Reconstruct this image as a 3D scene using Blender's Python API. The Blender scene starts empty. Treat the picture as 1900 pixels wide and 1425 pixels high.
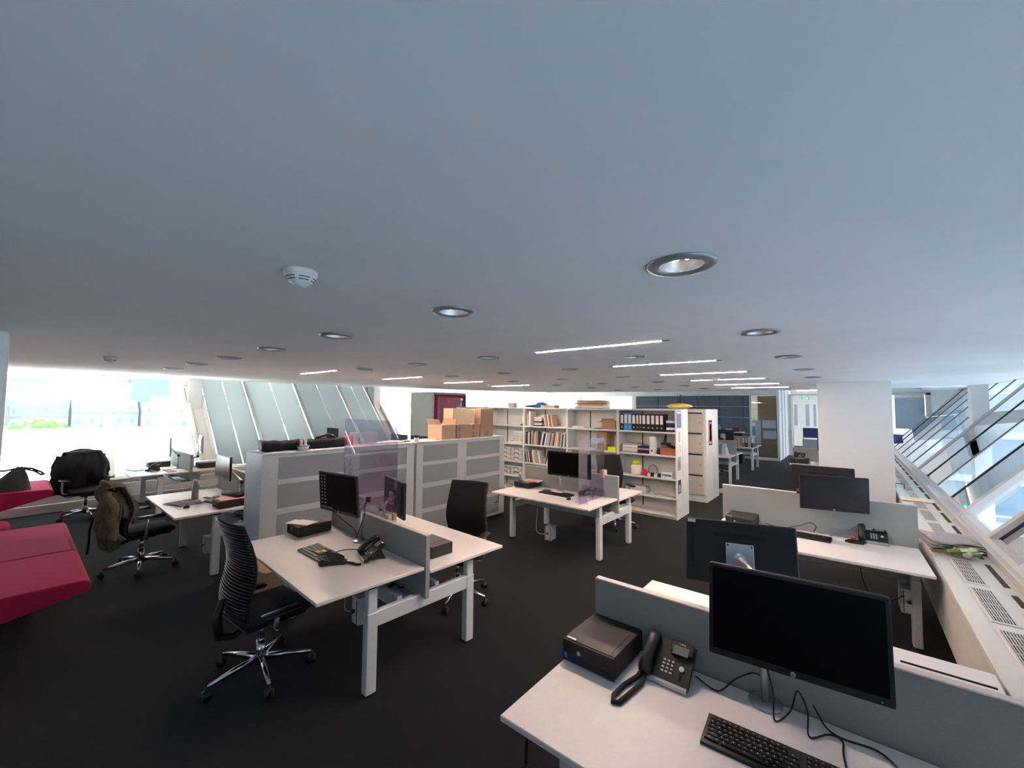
import bpy, bmesh, math, random
from mathutils import Vector, Matrix
random.seed(11)
PI = math.pi
SC = bpy.context.scene
COL = SC.collection

# ---------------------------------------------------------------- camera
F_PX, PITCH, ROLL, CAM_H, YAW = 762.1, .0549, .009, 1.976, .69
cam_d = bpy.data.cameras.new('camera')
cam_d.sensor_fit = 'HORIZONTAL'
cam_d.sensor_width = 36.0
cam_d.lens = F_PX / 1900.0 * 36.0
cam_d.clip_start = .05
cam_d.clip_end = 600
cam = bpy.data.objects.new('camera', cam_d)
COL.objects.link(cam)
cam.matrix_world = (Matrix.Translation((0, 0, CAM_H)) @ Matrix.Rotation(YAW, 4, 'Z')
                    @ Matrix.Rotation(PI / 2 + PITCH, 4, 'X') @ Matrix.Rotation(ROLL, 4, 'Z'))
SC.camera = cam

# ---------------------------------------------------------------- world, sun, exposure
SKY_STRENGTH, SUN_STRENGTH, EXPOSURE = 3.0, 18.0, 1.27
LED_STRENGTH, LED_COLOR = 150.0, (1.0, .75, .62)
SC.view_settings.view_transform = 'Standard'
SC.view_settings.look = 'None'
SC.view_settings.exposure = EXPOSURE
SC.view_settings.gamma = 1.0
SC.view_settings.use_curve_mapping = False
world = bpy.data.worlds.new('sky')
SC.world = world
world.use_nodes = True
nt = world.node_tree
nt.nodes.clear()
w_out = nt.nodes.new('ShaderNodeOutputWorld')
w_bg = nt.nodes.new('ShaderNodeBackground')
w_tc = nt.nodes.new('ShaderNodeTexCoord')
w_sep = nt.nodes.new('ShaderNodeSeparateXYZ')
w_ramp = nt.nodes.new('ShaderNodeValToRGB')
nt.links.new(w_tc.outputs['Generated'], w_sep.inputs[0])
nt.links.new(w_sep.outputs['Z'], w_ramp.inputs['Fac'])
cr = w_ramp.color_ramp
cr.elements[0].position = 0.0
cr.elements[0].color = (1.0, .985, .965, 1)
cr.elements[1].position = .7
cr.elements[1].color = (.80, .87, 1.0, 1)
nt.links.new(w_ramp.outputs['Color'], w_bg.inputs['Color'])
w_bg.inputs['Strength'].default_value = SKY_STRENGTH
nt.links.new(w_bg.outputs[0], w_out.inputs[0])
sun_d = bpy.data.lights.new('sun', 'SUN')
sun_d.energy = SUN_STRENGTH
sun_d.angle = .01
sun_d.color = (1.0, .96, .9)
sun = bpy.data.objects.new('sun', sun_d)
COL.objects.link(sun)
sun.rotation_euler = (0, math.radians(-38), math.radians(-6))
sun.location = (0, 0, 30)

# ---------------------------------------------------------------- helpers
def lin(c):
    out = []
    for v in c[:3]:
        v /= 255.0
        out.append(v / 12.92 if v <= .04045 else ((v + .055) / 1.055) ** 2.4)
    return (*out, 1.0)

MATS = {}
def mat(name, col, rough=.5, metal=0.0, var=.06, scale=30.0, bump=0.0, emit=None, spec=.5):
    if name in MATS:
        return MATS[name]
    m = bpy.data.materials.new(name)
    m.use_nodes = True
    n = m.node_tree.nodes
    l = m.node_tree.links
    b = n['Principled BSDF']
    b.inputs['Roughness'].default_value = rough
    b.inputs['Metallic'].default_value = metal
    b.inputs['Specular IOR Level'].default_value = spec
    tc = n.new('ShaderNodeTexCoord')
    ns = n.new('ShaderNodeTexNoise')
    ns.inputs['Scale'].default_value = scale
    ns.inputs['Detail'].default_value = 3
    l.new(tc.outputs['Object'], ns.inputs['Vector'])
    rp = n.new('ShaderNodeValToRGB')
    c = lin(col)
    rp.color_ramp.elements[0].position = .3
    rp.color_ramp.elements[1].position = .7
    rp.color_ramp.elements[0].color = (*[max(0, v * (1 - var)) for v in c[:3]], 1)
    rp.color_ramp.elements[1].color = (*[min(1, v * (1 + var)) for v in c[:3]], 1)
    l.new(ns.outputs['Fac'], rp.inputs['Fac'])
    l.new(rp.outputs['Color'], b.inputs['Base Color'])
    if bump:
        bp = n.new('ShaderNodeBump')
        bp.inputs['Strength'].default_value = bump
        bp.inputs['Distance'].default_value = .01
        l.new(ns.outputs['Fac'], bp.inputs['Height'])
        l.new(bp.outputs['Normal'], b.inputs['Normal'])
    if emit:
        b.inputs['Emission Color'].default_value = (*emit[:3], 1)
        b.inputs['Emission Strength'].default_value = emit[3]
    MATS[name] = m
    return m

def glass_mat(name, tint, ior=1.45, rough=0.0, gain=1.0, haze=0.0):
    m = bpy.data.materials.new(name)
    m.use_nodes = True
    n = m.node_tree.nodes
    l = m.node_tree.links
    n.clear()
    out = n.new('ShaderNodeOutputMaterial')
    tr = n.new('ShaderNodeBsdfTransparent')
    tr.inputs['Color'].default_value = (*tint, 1)
    gl = n.new('ShaderNodeBsdfGlossy')
    gl.inputs['Roughness'].default_value = rough
    fr = n.new('ShaderNodeFresnel')
    fr.inputs['IOR'].default_value = ior
    mul = n.new('ShaderNodeMath')
    mul.operation = 'MULTIPLY'
    mul.inputs[1].default_value = gain
    l.new(fr.outputs[0], mul.inputs[0])
    mx = n.new('ShaderNodeMixShader')
    l.new(mul.outputs[0], mx.inputs[0])
    l.new(tr.outputs[0], mx.inputs[1])
    l.new(gl.outputs[0], mx.inputs[2])
    last = mx
    if haze:
        df = n.new('ShaderNodeBsdfDiffuse')
        df.inputs['Color'].default_value = (*tint, 1)
        m2 = n.new('ShaderNodeMixShader')
        m2.inputs[0].default_value = haze
        l.new(mx.outputs[0], m2.inputs[1])
        l.new(df.outputs[0], m2.inputs[2])
        last = m2
    l.new(last.outputs[0], out.inputs[0])
    MATS[name] = m
    return m

def blind_mat(name, col, trans=.5):
    m = bpy.data.materials.new(name)
    m.use_nodes = True
    n = m.node_tree.nodes
    l = m.node_tree.links
    n.clear()
    out = n.new('ShaderNodeOutputMaterial')
    tc = n.new('ShaderNodeTexCoord')
    wv = n.new('ShaderNodeTexNoise')
    wv.inputs['Scale'].default_value = 3
    l.new(tc.outputs['Object'], wv.inputs['Vector'])
    rp = n.new('ShaderNodeValToRGB')
    c = lin(col)
    rp.color_ramp.elements[0].color = (c[0] * .95, c[1] * .96, c[2] * .96, 1)
    rp.color_ramp.elements[1].color = c
    l.new(wv.outputs['Fac'], rp.inputs['Fac'])
    d = n.new('ShaderNodeBsdfDiffuse')
    t = n.new('ShaderNodeBsdfTranslucent')
    l.new(rp.outputs['Color'], d.inputs['Color'])
    l.new(rp.outputs['Color'], t.inputs['Color'])
    mx = n.new('ShaderNodeMixShader')
    mx.inputs[0].default_value = trans
    l.new(d.outputs[0], mx.inputs[1])
    l.new(t.outputs[0], mx.inputs[2])
    l.new(mx.outputs[0], out.inputs[0])
    MATS[name] = m
    return m

def carpet_mat():
    m = mat('carpet', (10, 15, 21), .95, 0, .35, 260, .6, spec=.2)
    b = m.node_tree.nodes['Principled BSDF']
    b.inputs['Sheen Weight'].default_value = .06
    b.inputs['Sheen Roughness'].default_value = .5
    return m

mat('plaster', (240, 239, 237), .9, 0, .02, 2.5, .05)
mat('wall_white', (224, 224, 222), .85, 0, .02, 4, .03)
carpet_mat()
mat('desk_top', (226, 219, 216), .42, 0, .015, 60, 0)
mat('white_metal', (214, 216, 216), .4, 0, .02, 20)
mat('frame_grey', (188, 184, 180), .45, 0, .03, 10)
mat('frame_white', (214, 209, 201), .5, 0, .02, 10)
mat('gasket', (35, 33, 48), .6, 0, .1, 20)
mat('divider', (148, 152, 150), .9, 0, .05, 220, .25)
mat('divider_edge', (205, 196, 190), .6)
mat('tray', (198, 202, 206), .5)
mat('black', (20, 20, 22), .45, 0, .1, 40)
mat('black_matte', (13, 13, 15), .75, 0, .15, 60)
mat('pc_black', (26, 25, 26), .5, 0, .1, 120, .1)
mat('pc_top', (44, 41, 42), .45, 0, .06, 120)
mat('screen', (5, 5, 9), .36, 0, .05, 5, spec=.1)
mat('screen_dim', (24, 28, 38), .22, 0, .05, 5)
mat('bezel', (14, 14, 17), .35, 0, .1, 60)
mat('monitor_back', (20, 22, 28), .62, 0, .1, 80)
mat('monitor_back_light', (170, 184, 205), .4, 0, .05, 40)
mat('silver', (188, 190, 194), .33, .85, .04, 60)
mat('alu_grey', (150, 154, 158), .4, .6, .04, 60)
mat('chrome', (205, 210, 216), .12, 1.0, .02, 20)
mat('fabric_black', (17, 18, 23), .9, 0, .2, 300, .3)
mat('rib_black', (24, 27, 36), .45, 0, .1, 60)
mat('key_black', (16, 16, 17), .4, 0, .1, 60)
mat('key_light', (190, 192, 192), .5)
mat('lcd', (104, 116, 112), .3)
mat('cabinet', (206, 206, 203), .55, 0, .02, 20)
mat('cabinet_panel', (160, 161, 161), .85, 0, .05, 260, .2)
mat('cabinet_side', (196, 208, 222), .4)
mat('shelf_white', (217, 218, 214), .55, 0, .02, 12)
mat('booth_fill_glow', (255, 240, 240), .5, emit=(1, .85, .9, 5))  # glow of the added sheet that brightens the booth interior
mat('locker', (206, 197, 188), .5, 0, .02, 12)
mat('cardboard', (168, 134, 108), .85, 0, .06, 25)
mat('cardboard_light', (192, 158, 130), .85, 0, .05, 25)
mat('cardboard_pale', (196, 178, 150), .85, 0, .05, 25)
mat('tape', (120, 118, 116), .4, 0, .3, 40)
mat('paper', (232, 226, 222), .8, 0, .02, 20)
mat('paper_pink', (228, 160, 166), .8)
mat('newsprint', (150, 145, 147), .9, 0, .2, 40)
mat('paper_grey', (172, 164, 164), .85, 0, .12, 60)
mat('sofa', (168, 24, 80), .95, 0, .07, 420, .25)
mat('sofa_side', (132, 14, 52), .95, 0, .07, 420, .25)
mat('bag', (58, 56, 50), .8, 0, .15, 60, .3)
mat('olive', (92, 87, 68), .95, 0, .2, 60, .4)
mat('coat_black', (16, 17, 21), .95, 0, .2, 60, .3)
mat('booth_white', (214, 216, 208), .5)
mat('magenta', (158, 28, 82), .8, 0, .05, 20)
mat('magenta_pale', (206, 128, 176), .6)
mat('panel_dark', (92, 101, 113), .9, 0, .06, 160, .2)
mat('led', (255, 240, 232), .5, emit=(*LED_COLOR, LED_STRENGTH))
mat('lamp_warm', (255, 245, 235), .5, emit=(1.0, .86, .74, 4.5))
mat('led_red', (255, 60, 60), .4, emit=(1, .1, .1, 2))
mat('grille_dark', (64, 62, 60), .7)
mat('slot_dark', (52, 50, 48), .8)
mat('plant', (112, 134, 82), .8, 0, .25, 30)
mat('plant_pale', (206, 208, 176), .8, 0, .1, 30)
mat('stem', (120, 104, 70), .8)
mat('wood', (206, 176, 156), .6, 0, .08, 30)
mat('blue', (40, 120, 190), .5)
mat('blue_bright', (36, 150, 205), .5)
mat('navy', (28, 36, 92), .7)
mat('red', (196, 40, 66), .5)
mat('yellow', (240, 208, 60), .5)
mat('yellow_green', (222, 232, 30), .5)
mat('orange_box', (182, 104, 74), .7, 0, .08, 20)
mat('clear_box', (190, 190, 190), .3)
mat('sign_green', (0, 140, 92), .5, emit=(.0, .55, .33, .6))
mat('sign_white', (240, 255, 248), .5, emit=(.8, 1, .9, .9))
mat('board', (160, 176, 190), .6, 0, .03, 3)
mat('beige_wall', (138, 124, 104), .8, 0, .06, 3)
mat('ext_white', (244, 245, 246), .8, 0, .02, .5)
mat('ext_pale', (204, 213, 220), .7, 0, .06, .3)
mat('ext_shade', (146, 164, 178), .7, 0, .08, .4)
mat('ext_grey', (150, 160, 170), .7)
mat('roof_slate_hazy', (84, 108, 132), .8, 0, .15, .6)  # distance haze is put into the town colours as a pale blue
mat('house_wall_hazy', (104, 124, 142), .85, 0, .12, .5)
mat('house_brick_hazy', (116, 118, 134), .85, 0, .1, .6)
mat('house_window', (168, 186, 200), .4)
mat('leaf', (104, 146, 76), .8, 0, .3, 1.4)
mat('asphalt', (150, 158, 160), .9)
glass_mat('glass', (.95, .985, .99), 1.42, 0, 1.2)
glass_mat('glass_blue', (.78, .88, .93), 1.45, 0, 1.5)
glass_mat('plexi', (.89, .87, .94), 1.4, 0, .45, .015)
glass_mat('clear_plastic', (.9, .9, .9), 1.4, .1, 1, .22)
glass_mat('glass_room', (.8, .8, .76), 1.45, 0, 1.3, .03)
blind_mat('blind', (107, 114, 114), .34)

class MB:
    """collects shapes; build() links them as one mesh object"""
    def __init__(s):
        s.v, s.f = [], []
    def add(s, vs, fs, M=None):
        o = len(s.v)
        for p in vs:
            s.v.append(tuple(M @ Vector(p)) if M else tuple(p))
        for f in fs:
            s.f.append(tuple(i + o for i in f))
        return s
    def box(s, x0, x1, y0, y1, z0, z1, c=0.0, M=None):
        if c <= 0:
            vs = [(x, y, z) for x in (x0, x1) for y in (y0, y1) for z in (z0, z1)]
            fs = [(0, 1, 3, 2), (4, 6, 7, 5), (0, 4, 5, 1), (2, 3, 7, 6), (0, 2, 6, 4), (1, 5, 7, 3)]
            return s.add(vs, fs, M)
        c = min(c, (x1 - x0) * .49, (y1 - y0) * .49, (z1 - z0) * .49)
        vs, idx = [], {}
        for i in (0, 1):
            for j in (0, 1):
                for k in (0, 1):
                    X, Y, Z = (x0, x1)[i], (y0, y1)[j], (z0, z1)[k]
                    dx, dy, dz = (c, -c)[i], (c, -c)[j], (c, -c)[k]
                    idx[i, j, k] = len(vs)
                    vs += [(X, Y + dy, Z + dz), (X + dx, Y, Z + dz), (X + dx, Y + dy, Z)]
        g = lambda i, j, k, a: idx[i, j, k] + a
        fs = []
        for i in (0, 1):
            fs.append((g(i, 0, 0, 0), g(i, 1, 0, 0), g(i, 1, 1, 0), g(i, 0, 1, 0)))
            fs.append((g(0, i, 0, 1), g(1, i, 0, 1), g(1, i, 1, 1), g(0, i, 1, 1)))
            fs.append((g(0, 0, i, 2), g(1, 0, i, 2), g(1, 1, i, 2), g(0, 1, i, 2)))
            for j in (0, 1):
                fs.append((g(i, j, 0, 0), g(i, j, 1, 0), g(i, j, 1, 1), g(i, j, 0, 1)))
                fs.append((g(i, 0, j, 0), g(i, 1, j, 0), g(i, 1, j, 2), g(i, 0, j, 2)))
                fs.append((g(0, i, j, 1), g(1, i, j, 1), g(1, i, j, 2), g(0, i, j, 2)))
                for k in (0, 1):
                    fs.append((g(i, j, k, 0), g(i, j, k, 1), g(i, j, k, 2)))
        return s.add(vs, fs, M)
    def cyl(s, p0, p1, r0, r1=None, n=12):
        r1 = r0 if r1 is None else r1
        return s.tube([p0, p1], [r0, r1], n)
    def tube(s, pts, r, n=6):
        pts = [Vector(p) for p in pts]
        rs = r if isinstance(r, (list, tuple)) else [r] * len(pts)
        vs, fs = [], []
        up = None
        for i, p in enumerate(pts):
            d = (pts[min(i + 1, len(pts) - 1)] - pts[max(i - 1, 0)])
            if d.length < 1e-9:
                d = Vector((0, 0, 1))
            d.normalize()
            if up is None:
                up = Vector((0, 0, 1)) if abs(d.z) < .9 else Vector((1, 0, 0))
            a = d.cross(up)
            if a.length < 1e-6:
                a = d.cross(Vector((1, 0, 0)))
            a.normalize()
            b = a.cross(d).normalized()
            up = b
            for k in range(n):
                t = 2 * PI * k / n
                vs.append(p + (a * math.cos(t) + b * math.sin(t)) * rs[i])
        for i in range(len(pts) - 1):
            for k in range(n):
                fs.append((i * n + k, i * n + (k + 1) % n, (i + 1) * n + (k + 1) % n, (i + 1) * n + k))
        fs.append(tuple(range(n)))
        fs.append(tuple((len(pts) - 1) * n + k for k in reversed(range(n))))
        return s.add(vs, fs)
    def lathe(s, prof, n=20, c=(0, 0, 0), M=None, cap=True):
        vs, fs = [], []
        for r, z in prof:
            for k in range(n):
                t = 2 * PI * k / n
                vs.append((c[0] + r * math.cos(t), c[1] + r * math.sin(t), c[2] + z))
        for i in range(len(prof) - 1):
            for k in range(n):
                fs.append((i * n + k, i * n + (k + 1) % n, (i + 1) * n + (k + 1) % n, (i + 1) * n + k))
        if cap and prof[0][0] > 1e-6:
            fs.append(tuple(range(n)))
        if cap and prof[-1][0] > 1e-6:
            fs.append(tuple((len(prof) - 1) * n + k for k in range(n)))
        return s.add(vs, fs, M)
    def prism(s, poly, axis, a0, a1, M=None):
        # poly in the two remaining axes, in xyz order
        def P(q, a):
            return {'x': (a, q[0], q[1]), 'y': (q[0], a, q[1]), 'z': (q[0], q[1], a)}[axis]
        n = len(poly)
        vs = [P(q, a0) for q in poly] + [P(q, a1) for q in poly]
        fs = [tuple(range(n)), tuple(range(n, 2 * n))]
        for i in range(n):
            fs.append((i, (i + 1) % n, n + (i + 1) % n, n + i))
        return s.add(vs, fs, M)
    def grid(s, fn, nu, nv, close_u=False):
        vs = [fn(u / (nu if close_u else nu - 1), v / (nv - 1)) for v in range(nv) for u in range(nu)]
        fs = []
        for v in range(nv - 1):
            for u in range(nu if close_u else nu - 1):
                fs.append((v * nu + u, v * nu + (u + 1) % nu, (v + 1) * nu + (u + 1) % nu, (v + 1) * nu + u))
        return s.add(vs, fs)
    def build(s, name, m, parent=None, smooth=False, loc=None, rz=0, solid=0, recalc=True):
        me = bpy.data.meshes.new(name)
        me.from_pydata(s.v, [], s.f)
        if recalc:
            bm = bmesh.new()
            bm.from_mesh(me)
            bmesh.ops.recalc_face_normals(bm, faces=bm.faces)
            bm.to_mesh(me)
            bm.free()
        me.materials.append(MATS[m])
        if smooth:
            for p in me.polygons:
                p.use_smooth = True
        o = bpy.data.objects.new(name, me)
        COL.objects.link(o)
        if parent:
            o.parent = parent
        if loc:
            o.location = loc
        if rz:
            o.rotation_euler = (0, 0, rz)
        if solid:
            md = o.modifiers.new('thick', 'SOLIDIFY')
            md.thickness = solid
            md.offset = 0
        return o

def thing(name, label, cat, loc=(0, 0, 0), rz=0, group=None):
    o = bpy.data.objects.new(name, None)
    o.empty_display_size = .1
    COL.objects.link(o)
    o.location = loc
    o.rotation_euler = (0, 0, rz)
    o['label'] = label
    o['category'] = cat
    if group:
        o['group'] = group
    return o

def tag(o, label, cat, group=None):
    o['label'] = label
    o['category'] = cat
    if group:
        o['group'] = group
    return o

def struct(o, label=None, cat=None):
    o['kind'] = 'structure'
    if label:
        o['label'] = label
    if cat:
        o['category'] = cat
    return o

def dup(root, loc, rz=0, label=None):
    r = root.copy()
    COL.objects.link(r)
    r.location = loc
    r.rotation_euler = (0, 0, rz)
    if label:
        r['label'] = label
    for ch in list(root.children):
        c = ch.copy()
        COL.objects.link(c)
        c.parent = r
        for g in list(ch.children):
            d = g.copy()
            COL.objects.link(d)
            d.parent = c
    return r

def text_mesh(body, size, depth=.0006):
    cu = bpy.data.curves.new('lettering', 'FONT')
    cu.body = body
    cu.size = size
    cu.align_x = 'CENTER'
    cu.align_y = 'CENTER'
    cu.extrude = depth
    cu.resolution_u = 3
    ob = bpy.data.objects.new('lettering', cu)
    COL.objects.link(ob)
    bpy.context.view_layer.update()
    me = bpy.data.meshes.new_from_object(ob.evaluated_get(bpy.context.evaluated_depsgraph_get()))
    bpy.data.objects.remove(ob)
    bpy.data.curves.remove(cu)
    return me

def lettering(body, size, m, parent, M, name='lettering'):
    me = text_mesh(body, size)
    me.transform(M)
    me.materials.clear()
    me.materials.append(MATS[m])
    o = bpy.data.objects.new(name, me)
    COL.objects.link(o)
    if parent:
        o.parent = parent
    return o

FRONT = Matrix.Rotation(PI / 2, 4, 'X')          # text readable from -y
ORD = ('first second third fourth fifth sixth seventh eighth ninth tenth eleventh twelfth thirteenth fourteenth '
       'fifteenth sixteenth seventeenth eighteenth nineteenth').split()
for _tens, _round in (('twenty', 'twentieth'), ('thirty', 'thirtieth'), ('forty', 'fortieth'), ('fifty', 'fiftieth')):
    ORD += [_round] + [_tens + '-' + u for u in ORD[:9]]

# ================================================================ the setting
CZ = 2.405
def ceil_z(x, y):
    return CZ + max(0, -6.9 - x) * .0336 + max(0, y - 10.0) * .0343

MB().box(-11.6, 1.2, -6.2, 30, -.2, 0).build('floor', 'carpet')
struct(bpy.data.objects['floor'], 'dark charcoal carpet floor of the open office', 'floor')

DOWN = [(x, y) for y in (1.25, 2.63, 3.99, 5.38, 6.72, 8.13, 9.45) for x in (-.38, -2.44, -3.43, -4.42)]
DOWN += [(-1.38, 1.25), (-5.42, 1.24), (-6.4, 1.23)]
DOWN = [p for p in DOWN if not (p[0] == -.38 and p[1] > 7.5)]
LINEAR = [(-1.91, -.925, y) for y in (2.622, 3.988, 5.378, 6.7, 8.14, 9.555)]
LINEAR += [(-5.9, -4.93, y) for y in (2.54, 3.85, 5.16, 6.5)]
R_HOLE = .066

def make_ceiling():
    bm = bmesh.new()
    def loop(pts):
        vs = [bm.verts.new((x, y, CZ)) for x, y in pts]
        for i in range(len(vs)):
            bm.edges.new((vs[i], vs[(i + 1) % len(vs)]))
    loop([(-6.9, -6.2), (1.72, -6.2), (1.72, 10), (-6.9, 10)])
    for x, y in DOWN:
        loop([(x + R_HOLE * math.cos(a), y + R_HOLE * math.sin(a)) for a in [2 * PI * k / 20 for k in range(20)]])
    for x0, x1, y in LINEAR:
        loop([(x0, y - .0125), (x1, y - .0125), (x1, y + .0125), (x0, y + .0125)])
    bmesh.ops.triangle_fill(bm, use_beauty=True, edges=bm.edges[:])
    def quad(xs, ys):
        vs = [bm.verts.new((x, y, ceil_z(x, y))) for x, y in ((xs[0], ys[0]), (xs[1], ys[0]), (xs[1], ys[1]), (xs[0], ys[1]))]
        bm.faces.new(vs)
    quad((-13.9, -6.9), (-6.2, 10))
    quad((-13.9, -6.9), (10, 18.7))
    quad((-6.9, 1.72), (10, 18.7))
    quad((-6.9, 3.15), (18.7, 30))
    v = [bm.verts.new(p) for p in ((1.72, -6.2, CZ), (1.72, 10, CZ), (1.72, 10, 2.66), (1.72, -6.2, 2.66))]
    bm.faces.new(v)
    v = [bm.verts.new(p) for p in ((1.72, 10, CZ), (1.72, 18.7, ceil_z(0, 18.7)), (1.72, 18.7, 2.9), (1.72, 10, 2.66))]
    bm.faces.new(v)
    for f in bm.faces:
        if f.normal.z > .5:
            f.normal_flip()
    me = bpy.data.meshes.new('ceiling')
    bm.to_mesh(me)
    bm.free()
    me.materials.append(MATS['plaster'])
    o = bpy.data.objects.new('ceiling', me)
    COL.objects.link(o)
    return struct(o, 'white plaster ceiling over the open office', 'ceiling')
make_ceiling()
struct(MB().box(-14.6, 3.2, -6.5, 30.2, 3.08, 13.0).build('wall_shade_block', 'ext_pale'), 'unseen block above the office, added to shade the right courtyard', 'building')  # block out of view, raised to keep sun off the right courtyard
struct(MB().box(1.72, 3.0, -6.2, 18.5, 2.62, 2.7).build('ceiling_soffit', 'wall_white'))
struct(MB().box(-14.0, 3.2, -6.45, -6.2, -.2, 3.1).build('wall_back', 'wall_white'), 'white wall behind the viewer', 'wall')

def xl(z): return -11.3 - (z - .476) * .947
def xr(z): return .92 + (z - .74) * .86

def lean_bar(mb, side, y0, y1, z0, z1, d_in, d_out=.03):
    s = 1 if side == 'l' else -1
    X = xl if side == 'l' else xr
    vs = []
    for z in (z0, z1):
        for y in (y0, y1):
            vs += [(X(z) - s * d_out, y, z), (X(z) + s * d_in, y, z)]
    mb.add(vs, [(0, 1, 3, 2), (4, 5, 7, 6), (0, 1, 5, 4), (2, 3, 7, 6), (0, 2, 6, 4), (1, 3, 7, 5)])

WN = [0]
def window(side, y0, y1, z0, z1, stile=.045, d=.09, m='frame_white', pane='glass', sash=0.0):
    WN[0] += 1
    f = MB()
    lean_bar(f, side, y0, y0 + stile, z0, z1, d)
    lean_bar(f, side, y1 - stile, y1, z0, z1, d)
    lean_bar(f, side, y0 + stile, y1 - stile, z0, z0 + .05, d)
    lean_bar(f, side, y0 + stile, y1 - stile, z1 - .06, z1, d)
    o = struct(f.build('window_%d' % WN[0], m))
    g = MB()
    X = xl if side == 'l' else xr
    a, b = y0 + stile, y1 - stile
    g.add([(X(z0), a, z0), (X(z0), b, z0), (X(z1), b, z1), (X(z1), a, z1)], [(0, 1, 2, 3)])
    g.build('pane', pane, o)
    gk = MB()
    gw = .007 if side == 'r' else .01
    for y in (a, b - gw):
        lean_bar(gk, side, y, y + gw, z0 + .05, z1 - .06, .014, 0)
    gk.build('gasket', 'gasket' if side == 'r' else 'frame_grey', o)
    return o

# left facade: low bench wall, leaning glazing, blinds
struct(MB().box(-11.5, -11.1, -6.2, 18.6, 0, .16, .01).box(-11.5, -11.16, -6.2, 18.6, .165, .40, .01)
       .box(-11.5, -11.24, -6.2, 18.6, .405, .476, .008).build('wall_left', 'frame_white'),
       'low white bench wall under the left windows', 'wall')
struct(MB().box(-13.95, -13.3, -6.2, 18.7, 2.66, 3.1).build('trim_1', 'wall_white'))
LEFT_E = [1.3 - 1.7 * k for k in range(5)][::-1] + [2.72]
for a, b in zip(LEFT_E[:-1], LEFT_E[1:]):
    window('l', a, b, .476, 2.66, .05, .12)
BL_E = [3.06, 4.1, 5.45, 6.85, 7.82]
for k, (y0, y1) in enumerate(((-5.45, -3.85), (-3.75, -2.15), (-2.05, -.45))):  # blinds out of view, added to dim the reflection in the plexiglass
    r = thing('roller_blind', 'unseen roller blind added to dim reflections behind the pier, %s of three' % ORD[k], 'blind', (0, 0, 0), 0, 'unseen roller blinds added behind the pier')
    g = MB()
    g.add([(xl(.56) + .14, y0, .56), (xl(.56) + .14, y1, .56), (xl(2.6) + .14, y1, 2.6), (xl(2.6) + .14, y0, 2.6)], [(0, 1, 2, 3)])
    g.build('fabric', 'blind', r)
    MB().cyl((xl(.56) + .14, y0, .555), (xl(.56) + .14, y1, .555), .012, n=8).build('bottom_bar', 'frame_white', r)
for a, b in zip(BL_E[:-1], BL_E[1:]):
    window('l', a, b, .476, 2.72, .04, .05)
FAR_E = [8.12 + 1.31 * k for k in range(9)]
for a, b in zip(FAR_E[:-1], FAR_E[1:]):
    window('l', a, b, .476, 2.9, .045, .1)
n_pier = 1
for y0, y1 in ((2.72, 3.06), (7.82, 8.12)):
    n_pier += 1
    p = MB()
    lean_bar(p, 'l', y0, y1, .476, 2.72, .06)
    o = struct(p.build('trim_%d' % n_pier, 'frame_white'))
    q = MB()
    lean_bar(q, 'l', y0, y0 + .05, .476, 2.72, .2)
    lean_bar(q, 'l', y1 - .05, y1, .476, 2.72, .2)
    q.build('edge_profile', 'frame_white', o)
    k = MB().box(-12.95, -12.55, y0 + .0, y1 - .06, 1.55, 3.0)
    struct(k.build('column', 'wall_white'), 'white vertical column meeting the leaning left glazing, %s one' %
           ('nearer' if y0 < 4 else 'farther'), 'column')
for y in (13.4, 18.3):
    struct(MB().box(-12.95, -12.55, y - .15, y + .15, 1.5, 3.0).build('column', 'wall_white'),
           'slim white column between far left windows, %s' % ('nearer one' if y < 15 else 'at the far corner'), 'column')
# wall fitting on the nearer pier
nb = 0
for a, b in zip(BL_E[:-1], BL_E[1:]):
    mid = (a + b) / 2
    for y0, y1 in ((a + .05, mid - .008), (mid + .008, b - .05)):
        nb += 1
        r = thing('roller_blind', 'pale translucent roller blind on the leaning left window, %s from the near column' % ORD[nb - 1],
                  'blind', (0, 0, 0), 0, 'pale roller blinds on the left windows')
        g = MB()
        g.add([(xl(.56) + .1, y0, .56), (xl(.56) + .1, y1, .56), (xl(2.64) + .1, y1, 2.64), (xl(2.64) + .1, y0, 2.64)], [(0, 1, 2, 3)])
        g.build('fabric', 'blind', r)
        MB().cyl((xl(.56) + .1, y0, .555), (xl(.56) + .1, y1, .555), .012, n=8).build('bottom_bar', 'frame_white', r)
    q = MB()
    lean_bar(q, 'l', b - .03, b + .03, .476, 2.72, .16)
    struct(q.build('trim_%d' % (10 + nb), 'frame_white'))

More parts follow.
